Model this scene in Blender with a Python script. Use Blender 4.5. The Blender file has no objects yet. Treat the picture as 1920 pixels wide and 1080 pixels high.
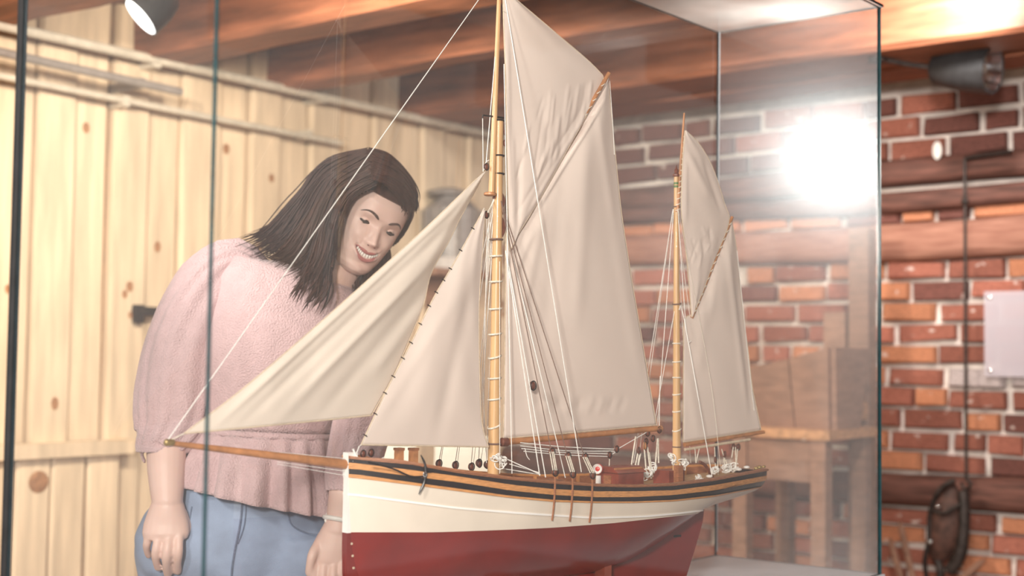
import bpy, bmesh, math, random
import numpy as np
from mathutils import Matrix, Vector

random.seed(7)
rng = np.random.default_rng(7)
scene = bpy.context.scene
COL = scene.collection

# ------------------------------------------------------------------ camera
F, PITCH, ROLL, CAMZ = 2549.46, 0.0504879, 0.0124644, 1.2
_fw = np.array([0, math.cos(PITCH), math.sin(PITCH)])
_u0 = np.array([0, -math.sin(PITCH), math.cos(PITCH)])
_r0 = np.array([1.0, 0, 0])
_rt = math.cos(ROLL) * _r0 + math.sin(ROLL) * _u0
_up = -math.sin(ROLL) * _r0 + math.cos(ROLL) * _u0
CAM = np.array([0, 0, CAMZ])
cam_data = bpy.data.cameras.new('camera')
cam = bpy.data.objects.new('camera', cam_data)
COL.objects.link(cam)
mw = Matrix.Identity(4)
for i in range(3):
    mw[i][0], mw[i][1], mw[i][2], mw[i][3] = _rt[i], _up[i], -_fw[i], CAM[i]
cam.matrix_world = mw
cam_data.sensor_width = 36
cam_data.lens = F / 1920 * 36
cam_data.clip_start = 0.05
cam_data.clip_end = 60
cam_data.dof.use_dof = True
cam_data.dof.focus_distance = 2.28
cam_data.dof.aperture_fstop = 2.8
scene.camera = cam

# ------------------------------------------------------------------ world, exposure
scene.view_settings.view_transform = 'Standard'
scene.view_settings.look = 'None'
scene.view_settings.exposure = 0.28
scene.view_settings.gamma = 1.0
scene.view_settings.use_curve_mapping = False
scene.cycles.transparent_max_bounces = 24
scene.cycles.adaptive_threshold = 0.03
scene.cycles.max_bounces = 7
scene.cycles.diffuse_bounces = 3
scene.cycles.glossy_bounces = 4
scene.cycles.sample_clamp_indirect = 4.0
scene.cycles.caustics_reflective = False
scene.cycles.caustics_refractive = False
world = bpy.data.worlds.new('world')
scene.world = world
world.use_nodes = True
world.node_tree.nodes['Background'].inputs[0].default_value = (1.0, 0.93, 0.88, 1)
world.node_tree.nodes['Background'].inputs[1].default_value = 0.4


def lamp_light(kind, loc, target, energy, color=(1, 0.93, 0.84), size=0.1, spot=70, blend=0.7, name='spot_light', parent=None):
    ld = bpy.data.lights.new(name, kind)
    ld.energy = energy
    ld.color = color
    if kind == 'SPOT':
        ld.spot_size = math.radians(spot)
        ld.spot_blend = blend
        ld.shadow_soft_size = size
    elif kind == 'AREA':
        ld.shape = 'DISK'
        ld.size = size
    else:
        ld.shadow_soft_size = size
    lo = bpy.data.objects.new(name, ld)
    COL.objects.link(lo)
    lo.location = loc
    dv = Vector(target) - Vector(loc)
    lo.rotation_euler = dv.to_track_quat('-Z', 'Y').to_euler()
    return lo


# fill spots without fixtures, added out of frame to brighten ship, face, walls, lid
lamp_light('SPOT', (-0.42, -1.3, 1.85), (-0.1, 2.4, 1.25), 440, size=0.16, spot=70, name='fill_spot_front')  # added low in front so light reaches the downturned face
lamp_light('SPOT', (-1.15, 0.2, 2.1), (-0.2, 2.4, 1.2), 90, size=0.14, spot=90, name='fill_spot_side')
lamp_light('SPOT', (-1.15, 2.5, 2.14), (-1.0, 5.0, 1.1), 122, color=(1, 0.86, 0.66), size=0.12, spot=120, name='fill_spot_boards')
lamp_light('SPOT', (-0.35, 3.25, 2.13), (-0.6, 5.5, 1.3), 85, color=(1, 0.86, 0.66), size=0.12, spot=130, name='fill_spot_corner')
lamp_light('SPOT', (0.62, 2.95, 2.145), (0.5, 2.8, 1.0), 8, size=0.05, spot=150, name='fill_spot_case')  # added between ceiling and case to whiten the lid
lamp_light('SPOT', (0.95, 3.2, 2.13), (1.2, 5.2, 1.0), 66, color=(1, 0.9, 0.8), size=0.12, spot=105, name='fill_spot_bricks')

# ------------------------------------------------------------------ projection helpers
def ray(x, y):
    return _fw * F + _rt * (x - 960) + _up * (540 - y)

def proj(P):
    v = np.asarray(P, float) - CAM
    d = v @ _fw
    return 960 + F * (v @ _rt) / d, 540 - F * (v @ _up) / d

def at(x, y, Y):
    """world point seen at pixel (x, y) at distance Y in front of the camera position"""
    r = ray(x, y)
    return CAM + r * (Y / r[1])

# ------------------------------------------------------------------ materials
MATS = {}
def new_mat(name):
    m = bpy.data.materials.new(name)
    m.use_nodes = True
    nt = m.node_tree
    b = nt.nodes['Principled BSDF']
    MATS[name] = m
    return m, nt, b

def rgba(c):
    return (c[0], c[1], c[2], 1)

def mat(name, col, rough=0.5, var=0.12, scale=30.0, stretch=(1, 1, 1), bump=0.0, bscale=None, metal=0.0,
        per_obj=0.0, col2=None, spec=0.5, translucent=0.0, coat=0.0, detail=4.0, sheen=0.0):
    """plain procedural material: colour broken up by (stretched) noise, optional bump"""
    m, nt, b = new_mat(name)
    N, Lk = nt.nodes, nt.links
    tc = N.new('ShaderNodeTexCoord')
    mp = N.new('ShaderNodeMapping')
    mp.inputs['Scale'].default_value = stretch
    Lk.new(tc.outputs['Object'], mp.inputs['Vector'])
    nz = N.new('ShaderNodeTexNoise')
    nz.inputs['Scale'].default_value = scale
    nz.inputs['Detail'].default_value = detail
    oi = N.new('ShaderNodeObjectInfo')
    if per_obj:
        ad = N.new('ShaderNodeVectorMath'); ad.operation = 'ADD'
        sc = N.new('ShaderNodeMath'); sc.operation = 'MULTIPLY'; sc.inputs[1].default_value = 37.0
        Lk.new(oi.outputs['Random'], sc.inputs[0])
        Lk.new(mp.outputs['Vector'], ad.inputs[0]); Lk.new(sc.outputs[0], ad.inputs[1])
        Lk.new(ad.outputs[0], nz.inputs['Vector'])
    else:
        Lk.new(mp.outputs['Vector'], nz.inputs['Vector'])
    cr = N.new('ShaderNodeValToRGB')
    c = np.array(col)
    c2 = np.array(col2) if col2 is not None else np.clip(c * (1 - 2 * var), 0, 1)
    cr.color_ramp.elements[0].position = 0.3
    cr.color_ramp.elements[0].color = rgba(c2)
    cr.color_ramp.elements[1].position = 0.7
    cr.color_ramp.elements[1].color = rgba(np.clip(c * (1 + var * 0.5), 0, 1))
    Lk.new(nz.outputs['Fac'], cr.inputs['Fac'])
    out = cr.outputs['Color']
    if per_obj:
        hs = N.new('ShaderNodeHueSaturation')
        mr = N.new('ShaderNodeMapRange')
        mr.inputs['To Min'].default_value = 1 - per_obj
        mr.inputs['To Max'].default_value = 1 + per_obj * 0.6
        Lk.new(oi.outputs['Random'], mr.inputs['Value'])
        Lk.new(mr.outputs['Result'], hs.inputs['Value'])
        Lk.new(out, hs.inputs['Color'])
        out = hs.outputs['Color']
    Lk.new(out, b.inputs['Base Color'])
    b.inputs['Roughness'].default_value = rough
    b.inputs['Metallic'].default_value = metal
    b.inputs['Specular IOR Level'].default_value = spec
    if coat:
        b.inputs['Coat Weight'].default_value = coat
    if sheen:
        b.inputs['Sheen Weight'].default_value = sheen
    if bump:
        bp = N.new('ShaderNodeBump')
        bp.inputs['Strength'].default_value = bump
        bp.inputs['Distance'].default_value = 0.004
        if bscale:
            n2 = N.new('ShaderNodeTexNoise')
            n2.inputs['Scale'].default_value = bscale
            n2.inputs['Detail'].default_value = 3
            Lk.new(mp.outputs['Vector'], n2.inputs['Vector'])
            Lk.new(n2.outputs['Fac'], bp.inputs['Height'])
        else:
            Lk.new(nz.outputs['Fac'], bp.inputs['Height'])
        Lk.new(bp.outputs['Normal'], b.inputs['Normal'])
    if translucent:
        tr = N.new('ShaderNodeBsdfTranslucent')
        Lk.new(out, tr.inputs['Color'])
        mx = N.new('ShaderNodeMixShader')
        mx.inputs[0].default_value = translucent
        Lk.new(b.outputs[0], mx.inputs[1]); Lk.new(tr.outputs[0], mx.inputs[2])
        Lk.new(mx.outputs[0], N['Material Output'].inputs['Surface'])
    return m

def glass_mat(name, haze=0.013, tint=(0.985, 0.995, 0.99), rough2=0.22, coatw=0.007):
    """thin pane: clear body, Fresnel mirror, a little dust that scatters"""
    m, nt, b = new_mat(name)
    N, Lk = nt.nodes, nt.links
    N.remove(b)
    tr = N.new('ShaderNodeBsdfTransparent'); tr.inputs[0].default_value = rgba(tint)
    gl = N.new('ShaderNodeBsdfGlossy'); gl.inputs['Roughness'].default_value = 0.0
    lw = N.new('ShaderNodeLayerWeight'); lw.inputs[0].default_value = 0.5
    pw = N.new('ShaderNodeMath'); pw.operation = 'POWER'; pw.inputs[1].default_value = 5
    Lk.new(lw.outputs['Facing'], pw.inputs[0])
    ma = N.new('ShaderNodeMath'); ma.operation = 'MULTIPLY_ADD'; ma.inputs[1].default_value = 0.92; ma.inputs[2].default_value = 0.075
    Lk.new(pw.outputs[0], ma.inputs[0])
    mx = N.new('ShaderNodeMixShader')
    Lk.new(ma.outputs[0], mx.inputs[0]); Lk.new(tr.outputs[0], mx.inputs[1]); Lk.new(gl.outputs[0], mx.inputs[2])
    # dust film
    tc = N.new('ShaderNodeTexCoord')
    nz = N.new('ShaderNodeTexNoise'); nz.inputs['Scale'].default_value = 5; nz.inputs['Detail'].default_value = 2
    Lk.new(tc.outputs['Object'], nz.inputs['Vector'])
    d0 = N.new('ShaderNodeBsdfDiffuse'); d0.inputs[0].default_value = (0.95, 0.93, 0.93, 1)
    d1 = N.new('ShaderNodeBsdfTranslucent'); d1.inputs[0].default_value = (0.95, 0.93, 0.93, 1)
    df = N.new('ShaderNodeMixShader'); df.inputs[0].default_value = 0.4
    Lk.new(d0.outputs[0], df.inputs[1]); Lk.new(d1.outputs[0], df.inputs[2])
    g2 = N.new('ShaderNodeBsdfGlossy'); g2.inputs['Roughness'].default_value = rough2; g2.inputs[0].default_value = (0.86, 0.93, 1, 1)
    h1 = N.new('ShaderNodeMath'); h1.operation = 'MULTIPLY'; h1.inputs[1].default_value = haze * 2
    Lk.new(nz.outputs['Fac'], h1.inputs[0])
    m2 = N.new('ShaderNodeMixShader')
    Lk.new(h1.outputs[0], m2.inputs[0]); Lk.new(mx.outputs[0], m2.inputs[1]); Lk.new(df.outputs[0], m2.inputs[2])
    m3 = N.new('ShaderNodeMixShader'); m3.inputs[0].default_value = coatw
    Lk.new(m2.outputs[0], m3.inputs[1]); Lk.new(g2.outputs[0], m3.inputs[2])
    Lk.new(m3.outputs[0], N['Material Output'].inputs['Surface'])
    return m

def emit_mat(name, col, strength):
    m, nt, b = new_mat(name)
    b.inputs['Base Color'].default_value = rgba(col)
    b.inputs['Emission Color'].default_value = rgba(col)
    b.inputs['Emission Strength'].default_value = strength
    return m

# ------------------------------------------------------------------ mesh helpers
class MB:
    """collects shapes in world coordinates; build() links them as ONE mesh object"""
    def __init__(self):
        self.v, self.f, self.mi = [], [], []
        self.n = 0
    def add(self, v, f, mi=0):
        v = np.asarray(v, float).reshape(-1, 3)
        self.v.append(v)
        for q in f:
            self.f.append([i + self.n for i in q])
            self.mi.append(mi)
        self.n += len(v)
        return self
    def box(self, c, size, R=None, mi=0, taper=1.0):
        hx, hy, hz = np.array(size) / 2
        p = np.array([[sx * hx * (taper if sz > 0 else 1), sy * hy * (taper if sz > 0 else 1), sz * hz]
                      for sz in (-1, 1) for sy in (-1, 1) for sx in (-1, 1)])
        if R is not None:
            p = p @ np.asarray(R).T
        p = p + np.asarray(c)
        return self.add(p, [(0, 2, 3, 1), (4, 5, 7, 6), (0, 1, 5, 4), (2, 6, 7, 3), (0, 4, 6, 2), (1, 3, 7, 5)], mi)
    def loft(self, rings, closed=True, cap=True, mi=0):
        rings = [np.asarray(r, float) for r in rings]
        k = len(rings[0]); base = self.n
        vs = np.concatenate(rings)
        f = []
        for i in range(len(rings) - 1):
            for j in range(k if closed else k - 1):
                a, b = i * k + j, i * k + (j + 1) % k
                f.append((a, b, b + k, a + k))
        if cap and closed:
            f.append(tuple(range(k - 1, -1, -1)))
            f.append(tuple((len(rings) - 1) * k + j for j in range(k)))
        return self.add(vs, f, mi)
    def tube(self, pts, r, n=8, cap=True, mi=0, flat=None):
        pts = np.asarray(pts, float)
        rr = np.full(len(pts), r) if np.isscalar(r) else np.asarray(r, float)
        T = np.gradient(pts, axis=0)
        T /= np.linalg.norm(T, axis=1)[:, None] + 1e-12
        ref = np.array([0, 0, 1.0]) if abs(T[0][2]) < 0.9 else np.array([1.0, 0, 0])
        u = np.cross(T[0], ref); u /= np.linalg.norm(u)
        rings = []
        a = np.linspace(0, 2 * math.pi, n, endpoint=False)
        for i in range(len(pts)):
            u = u - T[i] * (u @ T[i]); u /= np.linalg.norm(u) + 1e-12
            w = np.cross(T[i], u)
            k = 1.0 if flat is None else flat
            rings.append(pts[i] + rr[i] * (np.cos(a)[:, None] * u + k * np.sin(a)[:, None] * w))
        return self.loft(rings, True, cap, mi)
    def lathe(self, base, axis, prof, n=16, mi=0):
        """prof = [(distance along axis, radius)]"""
        axis = np.asarray(axis, float); axis /= np.linalg.norm(axis)
        pts = [np.asarray(base) + axis * h for h, r in prof]
        ref = np.array([0, 0, 1.0]) if abs(axis[2]) < 0.9 else np.array([1.0, 0, 0])
        u = np.cross(axis, ref); u /= np.linalg.norm(u); w = np.cross(axis, u)
        a = np.linspace(0, 2 * math.pi, n, endpoint=False)
        rings = [p + max(r, 1e-5) * (np.cos(a)[:, None] * u + np.sin(a)[:, None] * w) for p, (h, r) in zip(pts, prof)]
        return self.loft(rings, True, True, mi)
    def sphere(self, c, r, n=12, m=8, R=None, mi=0):
        r = np.array([r, r, r]) if np.isscalar(r) else np.array(r)
        rings = []
        for i in range(m + 1):
            ph = -math.pi / 2 + math.pi * i / m
            a = np.linspace(0, 2 * math.pi, n, endpoint=False)
            cz = max(math.cos(ph), 1e-3)
            p = np.stack([np.cos(a) * cz, np.sin(a) * cz, np.full(n, math.sin(ph))], 1) * r
            if R is not None:
                p = p @ np.asarray(R).T
            rings.append(p + np.asarray(c))
        return self.loft(rings, True, True, mi)
    def grid(self, P, mi=0):
        P = np.asarray(P, float); a, b = P.shape[:2]
        f = [(i * b + j, i * b + j + 1, (i + 1) * b + j + 1, (i + 1) * b + j) for i in range(a - 1) for j in range(b - 1)]
        return self.add(P.reshape(-1, 3), f, mi)
    def mesh(self, name, org=(0, 0, 0)):
        me = bpy.data.meshes.new(name)
        v = np.concatenate(self.v) - np.asarray(org)
        me.from_pydata(v.tolist(), [], self.f)
        me.polygons.foreach_set('material_index', self.mi)
        me.validate()
        return me
    def build(self, name, mats, parent=None, smooth=True, **props):
        org = np.array(ORG.get(parent.name, (0, 0, 0))) if parent else np.zeros(3)
        me = self.mesh(name, org)
        bm = bmesh.new(); bm.from_mesh(me)
        bmesh.ops.recalc_face_normals(bm, faces=bm.faces)
        bm.to_mesh(me); bm.free()
        for m in (mats if isinstance(mats, (list, tuple)) else [mats]):
            me.materials.append(MATS[m])
        if smooth:
            me.shade_smooth()
            me.set_sharp_from_angle(angle=math.radians(smooth if smooth is not True else 40))
        o = bpy.data.objects.new(name, me)
        COL.objects.link(o)
        if parent:
            o.parent = parent
            ORG[o.name] = org
        for k, val in props.items():
            o[k] = val
        return o

ORG = {}
def thing(name, loc, label, cat, group=None):
    o = bpy.data.objects.new(name, None)
    o.empty_display_size = 0.05
    COL.objects.link(o)
    o.location = loc
    ORG[o.name] = tuple(loc)
    o['label'] = label; o['category'] = cat
    if group:
        o['group'] = group
    return o

def tag(o, label, cat, group=None):
    o['label'] = label; o['category'] = cat
    if group:
        o['group'] = group
    return o

def spline(pts, n):
    """Catmull-Rom through pts, n samples"""
    P = np.asarray(pts, float)
    if len(P) == 2:
        t = np.linspace(0, 1, n)[:, None]
        return P[0] * (1 - t) + P[1] * t
    Q = np.vstack([2 * P[0] - P[1], P, 2 * P[-1] - P[-2]])
    out = []
    for u in np.linspace(0, len(P) - 1, n):
        i = min(int(u), len(P) - 2); t = u - i
        a, b, c, d = Q[i:i + 4]
        out.append(0.5 * ((2 * b) + (c - a) * t + (2 * a - 5 * b + 4 * c - d) * t * t + (3 * b - a - 3 * c + d) * t ** 3))
    return np.array(out)

def interp(x, pts):
    pts = np.asarray(pts, float)
    return np.interp(x, pts[:, 0], pts[:, 1])

# ------------------------------------------------------------------ material palette
mat('brick_red', (0.42, 0.15, 0.105), 0.85, 0.2, 14, bump=0.5, bscale=60, per_obj=0.35)
mat('brick_orange', (0.58, 0.24, 0.13), 0.85, 0.18, 14, bump=0.5, bscale=60, per_obj=0.2)
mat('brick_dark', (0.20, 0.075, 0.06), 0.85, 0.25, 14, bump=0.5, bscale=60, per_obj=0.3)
mat('brick_pale', (0.55, 0.47, 0.47), 0.85, 0.2, 14, bump=0.5, bscale=60, per_obj=0.1)
def splotch(name, amount=0.62):
    nt = MATS[name].node_tree; N, Lk = nt.nodes, nt.links
    b = N['Principled BSDF']; src = b.inputs['Base Color'].links[0].from_socket
    tc = N.new('ShaderNodeTexCoord'); oi = N.new('ShaderNodeObjectInfo')
    sc = N.new('ShaderNodeMath'); sc.operation = 'MULTIPLY'; sc.inputs[1].default_value = 61.0
    Lk.new(oi.outputs['Random'], sc.inputs[0])
    mp = N.new('ShaderNodeMapping'); mp.inputs['Scale'].default_value = (3.0, 1, 1.2)
    Lk.new(tc.outputs['Object'], mp.inputs['Vector']); Lk.new(sc.outputs[0], mp.inputs['Location'])
    nz = N.new('ShaderNodeTexNoise'); nz.inputs['Scale'].default_value = 1.3; nz.inputs['Detail'].default_value = 5
    Lk.new(mp.outputs[0], nz.inputs['Vector'])
    cr = N.new('ShaderNodeValToRGB'); cr.color_ramp.elements[0].position = amount; cr.color_ramp.elements[1].position = amount + .09
    Lk.new(nz.outputs['Fac'], cr.inputs['Fac'])
    mx = N.new('ShaderNodeMix'); mx.data_type = 'RGBA'
    Lk.new(cr.outputs[0], mx.inputs[0]); Lk.new(src, mx.inputs[6]); mx.inputs[7].default_value = (.72, .62, .58, 1)
    Lk.new(mx.outputs[2], b.inputs['Base Color'])
for n_ in ('brick_red', 'brick_orange', 'brick_dark'):
    splotch(n_, 0.64 if n_ != 'brick_dark' else .68)
mat('mortar', (0.80, 0.72, 0.68), 0.95, 0.2, 9, bump=0.8, bscale=40)
mat('log_wood', (0.16, 0.068, 0.052), 0.8, 0.3, 7, stretch=(1, 9, 9), bump=0.7, per_obj=0.25)
mat('log_pale', (0.36, 0.18, 0.13), 0.85, 0.3, 7, stretch=(1, 9, 9), bump=0.7, col2=(0.24, 0.10, 0.07))
mat('beam_wood', (0.34, 0.125, 0.065), 0.6, 0.25, 5, stretch=(1, 9, 9), bump=0.4, per_obj=0.1)
mat('ceiling_wood', (0.24, 0.09, 0.055), 0.7, 0.25, 5, stretch=(1, 9, 9), per_obj=0.2)
mat('pine_board', (0.78, 0.62, 0.46), 0.55, 0.12, 4.5, stretch=(7, 7, 0.7), bump=0.15, per_obj=0.12)
mat('pine_knot', (0.40, 0.20, 0.10), 0.6, 0.2, 60)
mat('pine_gap', (0.30, 0.16, 0.09), 0.8, 0.2, 20)
mat('floor_wood', (0.36, 0.22, 0.13), 0.6, 0.2, 5, stretch=(1, 8, 1))
mat('pipe_grey', (0.62, 0.56, 0.48), 0.4, 0.1, 30)
mat('pipe_dark', (0.27, 0.24, 0.23), 0.4, 0.1, 30)
mat('iron_dark', (0.05, 0.038, 0.035), 0.55, 0.3, 40, metal=0.5)
mat('black_paint', (0.02, 0.02, 0.022), 0.45, 0.2, 40)
mat('grey_metal', (0.36, 0.33, 0.33), 0.5, 0.15, 40, metal=0.2)
mat('chrome', (0.8, 0.8, 0.82), 0.12, 0.03, 20, metal=1.0)
mat('old_wood', (0.33, 0.185, 0.13), 0.75, 0.16, 9, stretch=(1.5, 1.5, 6), bump=0.4, per_obj=0.15)
mat('bench_wood', (0.62, 0.33, 0.17), 0.6, 0.2, 9, stretch=(1, 6, 6), bump=0.2)
mat('white_card', (0.93, 0.93, 0.9), 0.6, 0.03, 20)
mat('plinth_white', (0.74, 0.77, 0.84), 0.45, 0.03, 20)
mat('glass_edge', (0.010, 0.055, 0.065), 0.15, 0.2, 40, spec=0.8)
mat('glass_edge_dark', (0.012, 0.03, 0.04), 0.2, 0.2, 40)
glass_mat('case_glass')
glass_mat('case_glass_right', haze=0.026, coatw=0.10, rough2=0.24)
glass_mat('case_glass_lid', haze=0.60, coatw=0.05, rough2=0.25)
m_, nt_, b_ = new_mat('acrylic')
b_.inputs['Base Color'].default_value = (0.74, 0.68, 0.76, 1)
b_.inputs['Roughness'].default_value = 0.15
b_.inputs['Alpha'].default_value = 0.5
emit_mat('lamp_glow', (1, 0.96, 0.9), 40)
emit_mat('lamp_soft', (0.93, 0.96, 1), 1.6)
# ================================================================== ROOM
YAW = 0.676801
A2 = np.array([math.cos(YAW), -math.sin(YAW), 0])
B2 = np.array([-math.sin(YAW), -math.cos(YAW), 0])
ZV = np.array([0, 0, 1.0])
K = np.array([0, 6.05, 0])

def struct(o, kind='structure'):
    o['kind'] = kind
    return o

def framed(name, mb_local, mats, loc, rot, smooth=False):
    """object whose mesh is given in its own local frame"""
    me = mb_local.mesh(name)
    for m in (mats if isinstance(mats, (list, tuple)) else [mats]):
        me.materials.append(MATS[m])
    o = bpy.data.objects.new(name, me)
    COL.objects.link(o)
    o.location = loc
    o.rotation_euler = (0, 0, rot)
    return o

def child(name, me, parent, loc=(0, 0, 0), rot=(0, 0, 0), scale=(1, 1, 1), m=None):
    o = bpy.data.objects.new(name, me)
    COL.objects.link(o)
    o.parent = parent
    o.location = loc; o.rotation_euler = rot; o.scale = scale
    if m:
        if not me.materials:
            me.materials.append(None)
        o.material_slots[0].link = 'OBJECT'
        o.material_slots[0].material = MATS[m]
    return o

# floor
mb = MB().box((0, 0, -0.03), (9, 9, 0.06))
fl = framed('floor', mb, 'floor_wood', (0.2, 2.6, 0), -YAW)
struct(fl)

# ---------------------------------------------------------------- brick and log wall
RW = -YAW
mb = MB().box((1.7, 0.11, 1.2), (3.6, 0.2, 2.4))
wall_r = struct(framed('wall_right', mb, 'mortar', K, RW))

def brick_mesh(seed):
    r = np.random.default_rng(seed)
    b = MB()
    W, H, D = 0.5, 0.5, 0.5
    fo = np.array([[-W, -.1, -H], [W, -.1, -H], [W, -.1, H], [-W, -.1, H]])
    fi = np.array([[-W * .95, -D, -H * .88], [W * .95, -D, -H * .88], [W * .95, -D, H * .88], [-W * .95, -D, H * .88]])
    bk = fo + np.array([0, .6, 0])
    fi += r.normal(0, 1, fi.shape) * np.array([.018, .08, .05])
    fo += r.normal(0, 1, fo.shape) * np.array([.012, .0, .05])
    v = np.concatenate([fi, fo, bk])
    f = [(0, 1, 2, 3)]
    for i in range(4):
        j = (i + 1) % 4
        f += [(i + 4, j + 4, j, i), (i + 8, j + 8, j + 4, i + 4)]
    b.add(v, f)
    return b.mesh('brick')
BRICKS = [brick_mesh(i) for i in range(8)]

def timber_mesh(length, hz, depth, seed):
    r = np.random.default_rng(seed)
    a = np.linspace(0, 2 * math.pi, 12, endpoint=False) + .26
    rings = []
    n = 26
    ph = r.uniform(0, 6, 4)
    for i in range(n):
        x = length * (i / (n - 1) - .5)
        k = 1 + .05 * math.sin(3.1 * x + ph[0]) + .03 * math.sin(9 * x + ph[1])
        c, s = np.cos(a), np.sin(a)
        e = .62
        yy = np.sign(c) * np.abs(c) ** e * depth / 2 * (1 + r.normal(0, .03, 12))
        zz = np.sign(s) * np.abs(s) ** e * hz / 2 * k * (1 + r.normal(0, .02, 12)) + .012 * math.sin(2.2 * x + ph[2])
        rings.append(np.stack([np.full(12, x), yy, zz], 1))
    me = MB().loft(rings).mesh('timber')
    me.shade_smooth()
    return me

timbers = [(1.872, 0.098, 'log_wood', 1), (1.785, 0.078, 'log_wood', 2), (1.640, 0.135, 'log_pale', 3), (0.745, 0.115, 'log_wood', 4)]
for z, h, m, s in timbers:
    child('timber', timber_mesh(3.45, h, 0.13, s), wall_r, (1.72, -0.002, z), (0, 0, 0), m=m)

course, bl, joint = 0.0765, 0.196, 0.016
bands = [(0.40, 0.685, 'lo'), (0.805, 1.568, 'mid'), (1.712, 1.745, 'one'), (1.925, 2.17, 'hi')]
nb = 0
for z0, z1, kind in bands:
    nrow = max(1, int(round((z1 - z0) / course)))
    ch = (z1 - z0) / nrow
    for i in range(nrow):
        zc = z0 + (i + .5) * ch
        q = 0.12 + (0.5 if i % 2 else 0.0) * (bl + joint) + random.uniform(-.02, .02)
        while q < 2.75:
            w = bl * random.choice([1, 1, 1, 1.05, .92, .55, .6])
            if random.random() < 0.035 and kind == 'mid':
                q += w * 0.6 + joint; continue
            hh = (ch - 0.014) * random.uniform(.9, 1.04)
            rr = random.random()
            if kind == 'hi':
                m = 'brick_dark' if rr < .75 else 'brick_red'  # upper courses mostly darker: the beam's shade is put into their colour
            elif kind == 'one':
                m = 'brick_orange' if rr < .7 else 'brick_dark'; hh = 0.052
            else:
                m = 'brick_red' if rr < .55 else ('brick_orange' if rr < .85 else 'brick_dark')
                if kind == 'mid' and q > 1.9 and abs(zc - 1.16) < .045 and rr < .6:
                    m = 'brick_pale'
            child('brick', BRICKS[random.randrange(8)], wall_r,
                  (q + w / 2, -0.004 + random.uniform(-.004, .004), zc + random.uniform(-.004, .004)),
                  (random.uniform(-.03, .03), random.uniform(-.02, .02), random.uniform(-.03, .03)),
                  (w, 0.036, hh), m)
            nb += 1
            q += w + joint * random.uniform(.7, 1.7)
print('bricks', nb)

# ---------------------------------------------------------------- pine board wall
LW = math.pi / 2 - YAW
mb = MB().box((-1.9, 0.1, 1.2), (3.9, 0.16, 2.4))
wall_l = struct(framed('wall_left', mb, 'pine_gap', K, LW))

def board_mesh(w, h, t, seed, name='board'):
    """upright plank with slightly rounded long edges, front towards -y"""
    r = np.random.default_rng(seed)
    x = w / 2
    sec = np.array([[-x, 0], [-x, -t * .6], [-x + .008, -t], [x - .008, -t], [x, -t * .6], [x, 0]])
    rings = []
    for i, z in enumerate(np.linspace(0, h, 5)):
        s = sec.copy()
        s[:, 0] += r.normal(0, .0025)
        rings.append(np.column_stack([s[:, 0], s[:, 1], np.full(6, z)]))
    return MB().loft(rings).mesh(name)

r_ = 0.02
i = 0
while r_ < 3.5:
    w = random.uniform(.125, .17)
    proud = i % 2
    me = board_mesh(w, 2.34, 0.018 if not proud else 0.040, i)
    child('board', me, wall_l, (-(r_ + w / 2), 0.02, 0.0), m='pine_board')
    # a few knots sit in each board
    for kk in range(random.choice([1, 2, 3])):
        kz = random.uniform(.7, 2.0)
        rad = random.uniform(.008, .016)
        kb = MB().lathe((0, 0.004, 0), (0, -1, 0), [(0, rad), (0.0055, rad), (0.0062, rad * .6)], 10).mesh('knot')
        child('knot', kb, wall_l, (-(r_ + w / 2) + random.uniform(-.03, .03), 0.02 - (0.018 if not proud else 0.040), kz), scale=(1, 1, random.uniform(1.1, 1.7)), m='pine_knot')
    r_ += w + (.007 if proud else .003)
    i += 1

# low plank hatch with a ledge in the board wall
door = struct(framed('door_1', MB().box((-2.31, -0.022, 0.44), (0.50, 0.012, 0.88)), 'pine_gap', K, LW))
for j in range(4):
    child('board', board_mesh(.117, .862, .024, 90 + j), door, (-2.5 + j * .125, -0.026, 0.01), m='pine_board')
child('ledge', MB().box((0, 0, 0), (.60, .06, .045)).mesh('ledge'), door, (-2.33, -.045, .895), m='pine_board')
kb = MB().lathe((0, 0.004, 0), (0, -1, 0), [(0, .035), (.006, .034), (.009, .02)], 14).mesh('knot')
child('knot', kb, door, (-2.36, -.05, .80), m='pine_knot')

# iron latch on the boards
def on_left(r, off, z):
    return K + B2 * r + A2 * off + ZV * z
def on_right(q, off, z):
    return K + A2 * q + B2 * off + ZV * z
RL = np.column_stack([-B2, -A2, ZV])     # local axes of the board wall
RRt = np.column_stack([A2, -B2, ZV])     # local axes of the brick wall

lt = thing('door_latch', on_left(1.96, 0.02, 1.30), 'dark iron latch on the pine boards left of the woman', 'latch')
MB().box(on_left(1.96, .03, 1.335), (.115, .02, .03), RL).build('latch_bar', 'iron_dark', lt)
MB().box(on_left(2.0, .032, 1.325), (.03, .024, .06), RL).build('latch_plate', 'iron_dark', lt)
MB().tube([on_left(1.93, .03, 1.335), on_left(1.93, .06, 1.33), on_left(1.93, .055, 1.30)], .007).build('latch_hook', 'iron_dark', lt)

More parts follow.
